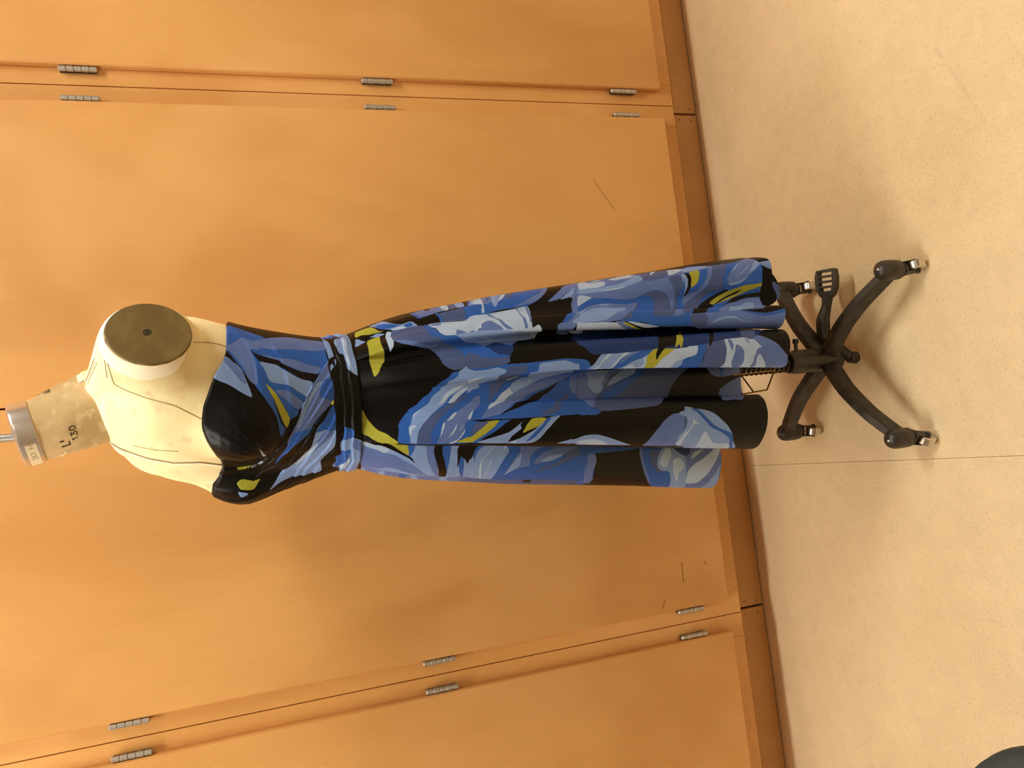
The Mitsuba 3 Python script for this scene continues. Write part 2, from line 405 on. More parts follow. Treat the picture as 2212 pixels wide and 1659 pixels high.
# paper label round the cap's front, with its print
def on_cap(ang, h, r=.0516):
    """point on the neck cap: angle from the wearer's left towards the front, height above the cap's lower edge"""
    e0 = np.array([1.0, 0, 0]); e1 = np.cross(NECK_N, e0)
    ang, h, r = np.broadcast_arrays(ang, h, r)
    return L2W(NECK_T + r[..., None]*(np.cos(ang)[..., None]*e0 + np.sin(ang)[..., None]*e1) + h[..., None]*NECK_N)
aa = np.linspace(math.radians(52), math.radians(150), 40)
hh = np.array([.0045, .0205])
V = on_cap(aa[None], hh[:, None], .0516).reshape(-1, 3)
add(form + '__neck_cap__sticker', trimesh.Trimesh(V, grid_faces(2, 40, False), process=False), 'mat_sticker', smooth=True)
def bend_text(text, h, a0, h0):
    t = meshkit.text_mesh(text, h, depth=.0002)
    v = t.vertices
    return trimesh.Trimesh(on_cap(a0 - v[:, 0]/.0516, h0 + v[:, 1], .0517 + v[:, 2]).reshape(-1, 3) + 0*v, t.faces, process=False)
plain('mat_label_ink', (0.36, 0.27, 0.14), 0.7)
add(form + '__neck_cap__lettering', bend_text('I83  H0', .0078, math.radians(88), .0085), 'mat_label_ink')
# threaded rod standing out of the cap
zt = capbase[2] + .02
rodx = L2W(NECK_T + NECK_N*.030)
rp = [(.0062, 0)]
for i in range(60):
    rp += [(.0062, i*.0018), (.0068, i*.0018+.0009)]
rp += [(.0055, .1095), (0, .1095)]
add(form + '__threaded_rod', lathe(rp, rodx - np.array([0, 0, .004]), (0, 0, 1), 20), 'mat_zinc', smooth=25)
# arm plates with their screw holes
for s in (1, -1):
    pc = PLATE_C*np.array([s, 1, 1]) + np.array([s*.0015, 0, 0])
    q = form + '__arm_plate' if s > 0 else form + '__arm_plate_001'
    outer = [ring(pc + np.array([s*d, 0, 0]), .0625-k, .0555-k, (1, 0, 0), 72, PLATE_UP) for d, k in ((-.006, 0), (.0022, 0), (.003, .0012))]
    pm = tri(hull(np.vstack(outer)))
    add(q, trimesh.Trimesh(L2W(pm.vertices), pm.faces, process=False), 'mat_plate', smooth=35)
    hp = L2W(pc + np.array([s*.0026, -.001, .002]))
    add(q + '__screw', lathe([(.0060, .0), (.0062, .0006), (.0045, .0009), (.0042, .0002), (.0, .0002)], hp, LF*s, 20), 'mat_hole', smooth=30)
    add(q + '__screw_head', lathe([(.0036, .0), (.0032, .0010), (0, .0013)], hp, LF*s, 16), 'mat_iron', smooth=30)

# the stand: hub, pole, spring, four legs on casters, pedal
add(form + '__pole', lathe([(.0105, .18), (.0105, .78)], AX, n=20), 'mat_iron', smooth=40)
add(form + '__hub', lathe([(.020, .052), (.0255, .056), (.0262, .060), (.0262, .172), (.0245, .180), (.0245, .186), (.0225, .190), (.0135, .190), (.0135, .172)], AX, n=40), 'mat_iron', smooth=35)
hs = np.linspace(0, 14, 14*18)
add(form + '__spring', tube(np.stack([AX[0] + .0185*np.cos(hs*2*np.pi), AX[1] + .0185*np.sin(hs*2*np.pi), .193 + hs*.0125], 1), .0029, 8), 'mat_iron', smooth=True)
kd = np.array([1.0, -.12, 0]); kd /= np.linalg.norm(kd)
add(form + '__clamp_screw', lathe([(.0042, .024), (.0042, .040), (.0062, .0405), (.0066, .042), (.0066, .049), (.0058, .0505), (0, .0505)], AX + np.array([0, 0, .165]), kd, 18), 'mat_iron', smooth=35)

def leg_section(w0, w1, h):
    c = .003
    return np.array([[-w1/2+c, -h/2], [w1/2-c, -h/2], [w1/2, -h/2+c], [w0/2+.001, h/2-c], [w0/2-c*.7, h/2], [-w0/2+c*.7, h/2], [-w0/2-.001, h/2-c], [-w1/2, -h/2+c]])
def build_leg(i, tip, wheel):
    tip = np.array(tip); d = np.array([tip[0]-AX[0], tip[1]-AX[1], 0]); L = np.linalg.norm(d); d /= L
    prof = np.array([[.010, .088], [.05, .096], [.11, .1035], [.17, .0985], [.215, .086], [L-.012, .076]])
    path = smoothpath(AX + prof[:, :1]*d + np.array([0, 0, 1.0])*prof[:, 1:], 26)
    k = form + '__leg' if i == 0 else f'{form}__leg_{i:03d}'
    t = np.linspace(0, 1, 26)
    secs = np.array([leg_section(.019, .031-.004*u, .036-.008*u) for u in t])
    foot = AX + d*L
    dome = lathe([(.0165, .052), (.0195, .056), (.0205, .066), (.0205, .088), (.0195, .0965), (.0165, .103), (.0115, .1075), (.0055, .1098), (0, .1103)], foot, n=28)
    add(k, cat([tube(path, secs), dome]), 'mat_iron', smooth=38)
    sd = d*.45 + np.array([0, 0, 1.0]); sd /= np.linalg.norm(sd)
    add(k + '__rivet', lathe([(.0034, 0), (.0030, .0012), (0, .0016)], foot + d*.004 + np.array([0, 0, .1088]), sd, 14), 'mat_chrome', smooth=40)
    # caster: swivel plate, fork and wheel
    c = form + '__caster' if i == 0 else f'{form}__caster_{i:03d}'
    wheel = np.array(wheel); tr = np.array([wheel[0]-foot[0], wheel[1]-foot[1], 0]); lt = np.linalg.norm(tr)
    tr = tr/lt if lt > 1e-6 else d
    ax = np.cross([0, 0, 1.0], tr)
    rw, ww = .0188, .0175
    wc = np.array([foot[0] + tr[0]*.012, foot[1] + tr[1]*.012, rw])
    add(c + '__wheel', lathe([(.006, -ww/2), (rw-.006, -ww/2), (rw-.0045, -ww/2-.0005), (rw-.0015, -ww/2+.0005), (rw, -ww/2+.002), (rw, ww/2-.002), (rw-.0015, ww/2-.0005), (rw-.0045, ww/2+.0005), (rw-.006, ww/2), (.006, ww/2)], wc, ax, 40), 'mat_chrome', smooth=35)
    fork = [lathe([(.0155, .0), (.0155, .003), (.006, .0035)], foot + np.array([0, 0, .0460]), n=24)]
    for s in (-1, 1):
        o = ax*s*(ww/2+.0022)
        pts = [foot + o + tr*u + np.array([0, 0, .048]) for u in (-.009, .013)] + [wc + o + tr*u + np.array([0, 0, v]) for u, v in ((-.006, -.004), (.006, -.004), (.008, .004), (-.008, .004))]
        fork.append(tri(hull(np.vstack([np.array(pts) + ax*q for q in (-.0008, .0008)]))))
    fork.append(lathe([(.0042, -ww/2-.0062), (.0042, ww/2+.0062)], wc, ax, 16))
    add(c + '__fork', cat(fork), 'mat_iron', smooth=30)
build_leg(0, (.272, 1.322), (.278, 1.300))
build_leg(1, (-.067, 1.362), (-.076, 1.350))
build_leg(2, (-.034, 1.702), (-.037, 1.690))
build_leg(3, (.302, 1.646), (.304, 1.632))

# foot pedal with four slots, on a lever pivoted under the hub
from shapely.geometry import Polygon, Point
from shapely import affinity
plate = Polygon([(-.036, -.027), (-.034, .026), (-.016, .031), (.012, .029), (.030, .020), (.037, .012), (.037, -.012), (.030, -.021), (.012, -.029), (-.016, -.031)]).buffer(-.004).buffer(.004)
plate = Polygon(plate.exterior.coords)
plate = affinity.scale(plate, .88, .84, origin=(0, 0))
for q in range(4):
    u = -.0215 + q*.0118
    half = .0165 if q < 3 else .0135
    plate = plate.difference(Polygon([(u-.0033, -half), (u+.0033, -half), (u+.0033, half), (u-.0033, half)]).buffer(.0006))
pm = trimesh.creation.extrude_polygon(plate, .016)
pd = np.array([.985, -.10, .0]); pd /= np.linalg.norm(pd)      # from the hub out to the pedal
ps = np.cross([0, 0, 1.0], pd)
tilt = np.array([0.0, -.30, 1.0]); tilt /= np.linalg.norm(tilt)
ps2 = ps - tilt*(ps@tilt); ps2 /= np.linalg.norm(ps2)
pd2 = np.cross(ps2, tilt)
PC = np.array([.2885, 1.517, .066])
v = pm.vertices
pm = trimesh.Trimesh(PC - pd2*v[:, :1] + ps2*v[:, 1:2] + tilt*(v[:, 2:]-.008), pm.faces, process=False)
if pm.volume < 0: pm.invert()
lever = smoothpath([PC - pd2*.026, PC - pd2*.05 + np.array([0, .003, .002]), PC - pd2*.085 + np.array([0, .010, .008]), AX + np.array([.055, .004, .078]), AX + np.array([.030, -.008, .066]), AX + np.array([.008, -.022, .050]), AX + np.array([-.004, -.028, .042])], 30)
lw = np.interp(np.linspace(0, 1, 30), [0, .15, .35, .6, 1], [.0125, .0105, .015, .015, .011])
add(form + '__pedal', pm, 'mat_iron', smooth=25)
add(form + '__pedal__lever', cat([tube(lever, lw, 12), lathe([(.004, -.0125), (.0115, -.0120), (.0135, -.009), (.0135, .009), (.0115, .0120), (.004, .0125)], AX + np.array([-.003, -.027, .036]), (0.2, 1, 0), 24)]), 'mat_iron', smooth=40)
add(form + '__pedal__bracket', cat([tri(hull(np.vstack([np.array([[.022, y, .050], [.022, y, .082], [.060, y*1.1, .072], [.064, y*1.1, .056]]) + q for q in ((0, -.003, 0), (0, .003, 0))]) + AX)) for y in (-.020, .020)]
    + [lathe([(.0045, -.026), (.0045, .026)], AX + np.array([.056, 0, .062]), (0, 1, 0), 14)]), 'mat_iron', smooth=30)

# wire cage that carries the form's skirt
ca = np.arange(8)*np.pi/4 + math.radians(22)
ringp = np.stack([AX[0] + .009 + .070*np.cos(ca), AX[1] - .002 + .062*np.sin(ca), np.full(8, .272)], 1)
ringd = np.vstack([np.linspace(ringp[i], ringp[(i+1) % 8], 6, endpoint=False) for i in range(8)])
wires = [tube(ringd, .0017, 8, closed=True)]
for i in range(8):
    topp = ringp[i] + np.array([(ringp[i][0]-AX[0])*.6, (ringp[i][1]-AX[1])*.6, .50])
    wires.append(tube(np.array([ringp[i], topp]), .0015, 8))
add(form + '__wire_cage', cat(wires), 'mat_wire', smooth=True)

# ------------------------------------------------------------------ the seat edge in the near left corner
SC = np.array([-.655, .800, 0])
sp = [(0, .395), (.14, .395), (.185, .402), (.200, .415), (.206, .430), (.204, .442), (.194, .452), (.17, .459), (.0, .463)]
labels['stool'] = {'label': 'dark blue-grey rounded seat edge cut off by the corner near the camera', 'category': 'stool'}
add('stool__seat', lathe(sp, SC, n=72), 'mat_stool', smooth=50)
add('stool__post', lathe([(.024, .10), (.024, .395)], SC, n=20), 'mat_iron', smooth=40)
for i in range(4):
    d = np.array([math.cos(i*math.pi/2+.6), math.sin(i*math.pi/2+.6), 0])
    add('stool__leg', tube(smoothpath([SC + np.array([0, 0, .13]), SC + d*.08 + np.array([0, 0, .11]), SC + d*.17 + np.array([0, 0, .010])], 12), .010, 10), 'mat_iron', smooth=40)

# ------------------------------------------------------------------ the dress: skirt, waistband, bodice and the draped wrap
SKIRT = np.array([  # angle at the hip, lift at the hip, hem point
    [150, 0, -0.115, 1.69, 0.345], [128, 0, -0.1361, 1.6543, 0.35], [118, 0.002, -0.1289, 1.6285, 0.35], [106, 0, -0.1096, 1.6094, 0.35], [94, 0, -0.0744, 1.5938, 0.35], [81, -0.003, -0.042, 1.5933, 0.35], [71, -0.006, 0.005, 1.605, 0.35], [67.5, -0.006, 0.025, 1.572, 0.352], [66.5, -0.001, -0.015, 1.553, 0.355], [65, 0.006, -0.0448, 1.5334, 0.358], [63, 0.008, -0.0534, 1.4864, 0.36], [60, 0.008, -0.0521, 1.4483, 0.36], [58, 0.006, -0.0382, 1.4268, 0.36], [53, 0.002, -0.01, 1.404, 0.36], [47, -0.005, 0.0178, 1.3963, 0.36], [43, -0.007, 0.0414, 1.4028, 0.36], [40.5, -0.007, 0.0519, 1.4155, 0.36], [37, -0.006, 0.0534, 1.4681, 0.36], [33, -0.004, 0.0719, 1.4719, 0.36], [29, -0.002, 0.108, 1.4684, 0.36], [25.5, -0.002, 0.138, 1.478, 0.36], [23.8, -0.001, 0.138, 1.445, 0.355], [22.6, 0.003, 0.116, 1.405, 0.348], [21.5, 0.008, 0.1023, 1.3726, 0.345], [20.3, 0.009, 0.0979, 1.3564, 0.345], [18, 0.009, 0.1034, 1.337, 0.345], [15, 0.007, 0.1169, 1.3313, 0.345], [12, 0.004, 0.1274, 1.3235, 0.345], [8.5, 0, 0.1463, 1.3193, 0.345], [7.2, -0.004, 0.1605, 1.3244, 0.345], [5.6, -0.006, 0.1698, 1.3363, 0.345], [4, -0.008, 0.1709, 1.353, 0.345], [2, -0.01, 0.1741, 1.4167, 0.34], [-0.6, -0.01, 0.212, 1.455, 0.345], [-2.2, -0.006, 0.208, 1.41, 0.346], [-2.8, 0.003, 0.186, 1.373, 0.346], [-3.6, 0.007, 0.1748, 1.3622, 0.345], [-5.2, 0.008, 0.1734, 1.3468, 0.345], [-8, 0.007, 0.1784, 1.3344, 0.345], [-12, 0.004, 0.1893, 1.325, 0.345], [-16, 0, 0.2056, 1.3214, 0.345], [-18, -0.003, 0.2139, 1.3266, 0.346], [-20, -0.004, 0.2139, 1.3395, 0.348], [-24, -0.004, 0.225, 1.3752, 0.352], [-28, -0.001, 0.241, 1.3808, 0.354], [-36, 0.002, 0.2709, 1.3651, 0.354], [-46, 0, 0.3034, 1.3621, 0.354], [-53, 0, 0.3137, 1.3733, 0.354], [-60, 0, 0.3266, 1.4022, 0.352], [-65, 0, 0.338, 1.452, 0.33], [-68, 0, 0.3171, 1.401, 0.302], [-72, -0.002, 0.2933, 1.4015, 0.3], [-76, -0.002, 0.2311, 1.4139, 0.3], [-78, -0.002, 0.2393, 1.41, 0.288], [-80, -0.001, 0.2663, 1.4025, 0.288], [-85, 0, 0.34, 1.475, 0.318], [-102, 0, 0.335, 1.545, 0.335], [-120, 0, 0.315, 1.605, 0.34], [-137, 0, 0.315, 1.69, 0.34], [-155, 0, 0.275, 1.7, 0.34], [-170, 0, 0.235, 1.785, 0.34], [-183, 0, 0.135, 1.735, 0.34], [-195, 0, 0.055, 1.785, 0.342], [-204, 0, -0.035, 1.735, 0.344]])
nC = len(SKIRT)
SUB = 9
def catmull(V, sub):
    """closed smooth curve(s) through the rows of V, centripetal enough for tight folds"""
    n = len(V); out = []
    for i in range(n):
        p0, p1, p2, p3 = V[(i-1) % n], V[i], V[(i+1) % n], V[(i+2) % n]
        d1, d2, d3 = (max(np.linalg.norm(b[:2]-a[:2]), 1e-4) for a, b in ((p0, p1), (p1, p2), (p2, p3)))
        m1 = ((p1-p0)/d1*d2 + (p2-p1)/d2*d1)/(d1+d2)*d2
        m2 = ((p2-p1)/d2*d3 + (p3-p2)/d3*d2)/(d2+d3)*d2
        t = (np.arange(sub)/sub)[:, None]
        out.append((2*t**3-3*t**2+1)*p1 + (t**3-2*t**2+t)*m1 + (-2*t**3+3*t**2)*p2 + (t**3-t**2)*m2)
    return np.vstack(out)
hem = catmull(SKIRT[:, 2:5], SUB)
psi = SKIRT[:, 0].copy()
pu = np.r_[psi, psi[0]-360]
xs = np.arange(nC*SUB)/SUB
psi_d = np.radians(PchipInterpolator(np.arange(nC+1), pu)(xs))
lift_d = PchipInterpolator(np.arange(nC+1), np.r_[SKIRT[:, 1], SKIRT[0, 1]])(xs)
arc = np.r_[0, np.cumsum(np.linalg.norm(np.diff(np.vstack([hem, hem[:1]]), axis=0), axis=1))]
RZ = PchipInterpolator([.33, .35, .45, .55, .65, .75, .85, .95, 1.0, 1.05, 1.10, 1.13, 1.16], [.236, .235, .226, .214, .203, .192, .181, .1655, .158, .149, .136, .126, .116])
ZT0, ZT1 = 1.158, 1.075       # top of the skirt; where the folds begin
eh = np.stack([1.04*.236*np.cos(psi_d), .99*.236*np.sin(psi_d), np.zeros_like(psi_d)], 1) @ np.stack([LF, FR, [0, 0, 1.0]]) + AX
def skirt_row(s):
    """s from 0 at the waist to 1 at the hem; every column runs straight down to its own hem height"""
    z = ZT0 + (hem[:, 2]-ZT0)*s
    t = np.clip((ZT1-z)/(ZT1-hem[:, 2]), 0, 1)
    wgt = t*t/(t+.40)*1.40
    r = RZ(z); off = lift_d*np.clip((ZT0-z)/.06, 0, 1)*(1-t)
    q = np.stack([(1.04*r+off)*np.cos(psi_d), (.99*r+off)*np.sin(psi_d), np.zeros_like(r)], 1) @ np.stack([LF, FR, [0, 0, 1.0]]) + AX
    q[:, :2] += (hem-eh)[:, :2]*wgt[:, None]
    q[:, 2] = z
    return q
srow = np.linspace(0, 1, 100)
V = np.array([skirt_row(s) for s in srow])
vcol = srow*.81
# a gentle unevenness so that the cloth does not look drawn with a ruler
w = srow[:, None]
nz = meshkit.fbm(np.stack(np.broadcast_arrays(np.cos(psi_d)[None]*3.0, np.sin(psi_d)[None]*3.0, srow[:, None]*2.6), -1), 3, 5) - .5
rad = V[:, :, :2] - AX[:2]; rad /= np.linalg.norm(rad, axis=2, keepdims=True)
V[:, :, :2] += rad*(nz*.006*w)[..., None]
W = len(psi_d)
Vc = np.concatenate([V, V[:, :1]], 1)                     # the seam column twice, for the cloth coordinates
U = np.broadcast_to(arc[None], (len(srow), W+1)); Vv = np.broadcast_to(vcol[:, None], U.shape)
skirt = trimesh.Trimesh(Vc.reshape(-1, 3), grid_faces(len(srow), W+1, False), process=False)
skirt_uv = np.stack([U.ravel(), Vv.ravel()], 1)

# bodice and wrap
UN = .13                                                   # metres of cloth per radian
NECKLINE = np.array([[-3.2, 1.350], [-2.2, 1.346], [-1.4, 1.345], [-.83, 1.349], [-.42, 1.353], [-.20, 1.356], [-.04, 1.363], [.14, 1.378], [.325, 1.390], [.46, 1.398], [.66, 1.402], [.78, 1.399], [.89, 1.394],
                     [1.03, 1.387], [1.35, 1.379], [1.62, 1.376], [1.83, 1.381], [2.08, 1.394], [2.3, 1.396], [2.6, 1.382], [2.9, 1.360], [3.08, 1.350]])
neckz = PchipInterpolator(NECKLINE[:, 0], NECKLINE[:, 1])
WRAP = [(-.13, 1.188), (-.104, 1.1932), (.144, 1.2151), (.402, 1.2378), (.609, 1.2499), (.864, 1.2706), (1.10, 1.2930), (1.45, 1.310), (1.64, 1.331), (1.66, 1.3544), (1.63, 1.385)]
PLEATS = [
    (.0026, [(.267, 1.1957), (.523, 1.218), (.836, 1.2508), (1.123, 1.2706), (1.586, 1.2906), (1.869, 1.3241), (1.95, 1.3513), (2.06, 1.395)]),
    (.0022, [(.507, 1.1968), (.766, 1.2251), (.969, 1.2405), (1.304, 1.2588), (1.855, 1.28), (2.02, 1.3045), (2.09, 1.345), (2.18, 1.395)]),
    (.0022, [(.72, 1.1964), (.949, 1.2103), (1.281, 1.2342), (1.863, 1.2544), (2.15, 1.2778), (2.22, 1.3013), (2.27, 1.326), (2.33, 1.39)]),
    (.0020, [(.958, 1.196), (1.242, 1.2096), (1.605, 1.2307), (2.1, 1.2529), (2.35, 1.280), (2.5, 1.34)]),
    (.0018, [(1.284, 1.195), (1.639, 1.2149), (2.1, 1.2328), (2.5, 1.26), (2.7, 1.31)]),
    (.0020, [(.08, 1.1923), (.276, 1.2113), (.573, 1.2346), (.812, 1.2554), (1.007, 1.2707), (1.318, 1.2893), (1.70, 1.3153), (1.80, 1.3465), (1.84, 1.39)])]
TUCKS = [(.0020, [(-.6, 1.349), (-.344, 1.3287), (-.208, 1.3198), (-.029, 1.3133), (.175, 1.3149), (.393, 1.3106), (.66, 1.2905), (.974, 1.2809)]),
         (.0020, [(-.229, 1.2809), (-.051, 1.2726), (.172, 1.2678), (.402, 1.2669), (.70, 1.267)]),
         (.0016, [(.141, 1.385), (.248, 1.3562), (.39, 1.3249), (.6, 1.309), (.974, 1.295)])]
def side(line, u, z):
    """signed distance (m) from the line, positive below it or to its wearer's-right side"""
    L = np.array([(a*UN, b) for a, b in line])
    best = np.full(u.shape, 9.0); sgn = np.zeros(u.shape); along = np.zeros(u.shape)
    tot = 0
    for (x0, z0), (x1, z1) in zip(L[:-1], L[1:]):
        dx, dz = x1-x0, z1-z0; l2 = dx*dx+dz*dz
        t = np.clip(((u-x0)*dx+(z-z0)*dz)/l2, 0, 1)
        d = np.hypot(u-x0-t*dx, z-z0-t*dz)
        s = np.sign((u-x0)*dz - (z-z0)*dx)
        m = d < best
        best = np.where(m, d, best); sgn = np.where(m, s, sgn)
    return best*sgn
NB, NZB = 420, 128
thb = np.linspace(-3.2, -3.2+2*np.pi, NB)
fz = np.linspace(0, 1, NZB)
TH = np.broadcast_to(thb[None], (NZB, NB))
ZT = 1.165 + (neckz(np.clip(thb, -3.2, 3.08))[None]-1.165)*fz[:, None]
Ub = TH*UN
from scipy.interpolate import RegularGridInterpolator
rgi = RegularGridInterpolator((zz, np.r_[th, th[:1]+2*np.pi]), np.concatenate([R, R[:, :1]], 1), method='linear')
def soft_r(TH, Z):
    return rgi(np.stack([Z, np.mod(TH, 2*np.pi)], -1))
zl = np.linspace(1.165, 1.405, 97)
RL = soft_r(np.broadcast_to(thb[None], (97, NB)), np.broadcast_to(zl[:, None], (97, NB)))
HL = RL.copy()
for j in range(NB):                                        # the cloth spans the hollow under the bust
    h = [0]
    for i in range(1, 97):
        while len(h) > 1 and (RL[h[-1], j]-RL[h[-2], j])*(zl[i]-zl[h[-2]]) <= (RL[i, j]-RL[h[-2], j])*(zl[h[-1]]-zl[h[-2]]): h.pop()
        h.append(i)
    HL[:, j] = np.interp(zl, zl[h], RL[h, j])
full = np.clip((thb-1.05)/.5, 0, 1); full = full*full*(3-2*full)
HL = RL + (HL-RL)*(.40+.55*full)[None]
for _ in range(3):
    HL[:, 1:-1] = (HL[:, :-2] + 2*HL[:, 1:-1] + HL[:, 2:])/4
HL = np.maximum(HL, RL)
hgi = RegularGridInterpolator((zl, thb), HL)
RB = hgi(np.stack([np.clip(ZT, 1.165, 1.405), TH], -1))
dwrap = side(WRAP, Ub, ZT)
inwrap = (dwrap > 0) & (TH > -.2)
fade = np.clip((fz[:, None])*6, 0, 1)
disp = np.full(RB.shape, .0050)
disp += np.where(inwrap, .0035*np.exp(-np.maximum(dwrap, 0)/.05), 0)
for h, line in PLEATS:
    d = side(line, Ub, ZT)
    disp += np.where(inwrap, h*(1/(1+np.exp(-np.clip(d/.0007, -30, 30))))*np.exp(-np.maximum(d, 0)/.012) - .35*h*np.exp(-np.maximum(-d, 0)/.008)*(d < 0), 0)
for h, line in TUCKS:
    d = side(line, Ub, ZT)
    disp += np.where(~inwrap, h*(1/(1+np.exp(-np.clip(d/.0008, -30, 30))))*np.exp(-np.maximum(d, 0)/.014), 0)
KN = (1.16, 1.292)
ang = np.arctan2(ZT-KN[1], (TH-KN[0])*UN); dist = np.hypot(ZT-KN[1], (TH-KN[0])*UN)
gath = meshkit.fbm(np.stack([ang*7.5, dist*4, np.zeros_like(ang)], -1), 3, 3) - .5
cup = np.clip((.85-np.abs(TH-.75))/.3, 0, 1)*np.clip((ZT-1.285)/.02, 0, 1)
disp += np.where(~inwrap, gath*.0065*cup*np.clip(dist/.03, 0, 1)*np.exp(-dist/.16), 0)
along = meshkit.fbm(np.stack([dwrap*140, Ub*7, ZT*7], -1), 2, 8) - .5
disp += np.where(inwrap, along*.0022, 0)
soft = meshkit.fbm(np.stack([Ub*22, ZT*14, np.zeros_like(Ub)], -1), 3, 11) - .5
disp += soft*.0022
disp[-1] -= .0045; disp[-2] -= .0012
PB = np.stack([(RB+disp)*np.cos(TH), (RB+disp)*np.sin(TH), ZT], -1)
bod = L2W(PB.reshape(-1, 3))
FB = grid_faces(NZB, NB, False)
bod_uv = np.stack([Ub.ravel(), ZT.ravel()], 1)
fm = inwrap.ravel()[FB].sum(1) >= 2
def submesh(sel):
    f = FB[sel]; ids, inv = np.unique(f, return_inverse=True)
    return trimesh.Trimesh(bod[ids], inv.reshape(-1, 3), process=False), bod_uv[ids]

# waistband: three folded layers
NW = 300
thw = np.linspace(-np.pi, np.pi, NW)
zb = np.linspace(1.1500, 1.1965, 60)
TW, ZW = np.meshgrid(thw, zb)
wv = (meshkit.fbm(np.stack([np.cos(TW)*2.5, np.sin(TW)*2.5, ZW*0], -1), 2, 21)-.5)*.006
RW = soft_r(TW, ZW)
off = np.full(RW.shape, .0085)
for e, h in ((1.1790, .0035), (1.1655, .0035)):
    d = (e + wv*1.4) - ZW
    off += h*(1/(1+np.exp(-np.clip(d/.0004, -30, 30))))*np.exp(-np.maximum(d, 0)/.016)
off += (meshkit.fbm(np.stack([TW*5, ZW*260, TW*0], -1), 2, 4)-.5)*.0016
off[0] -= .006; off[1] -= .0012; off[-1] -= .007; off[-2] -= .0015
PW = np.stack([(RW+off)*np.cos(TW), (RW+off)*np.sin(TW), ZW + wv*.6], -1)
band = trimesh.Trimesh(L2W(PW.reshape(-1, 3)), grid_faces(60, NW, False), process=False)
band_uv = np.stack([(TW*UN).ravel(), ZW.ravel()], 1)
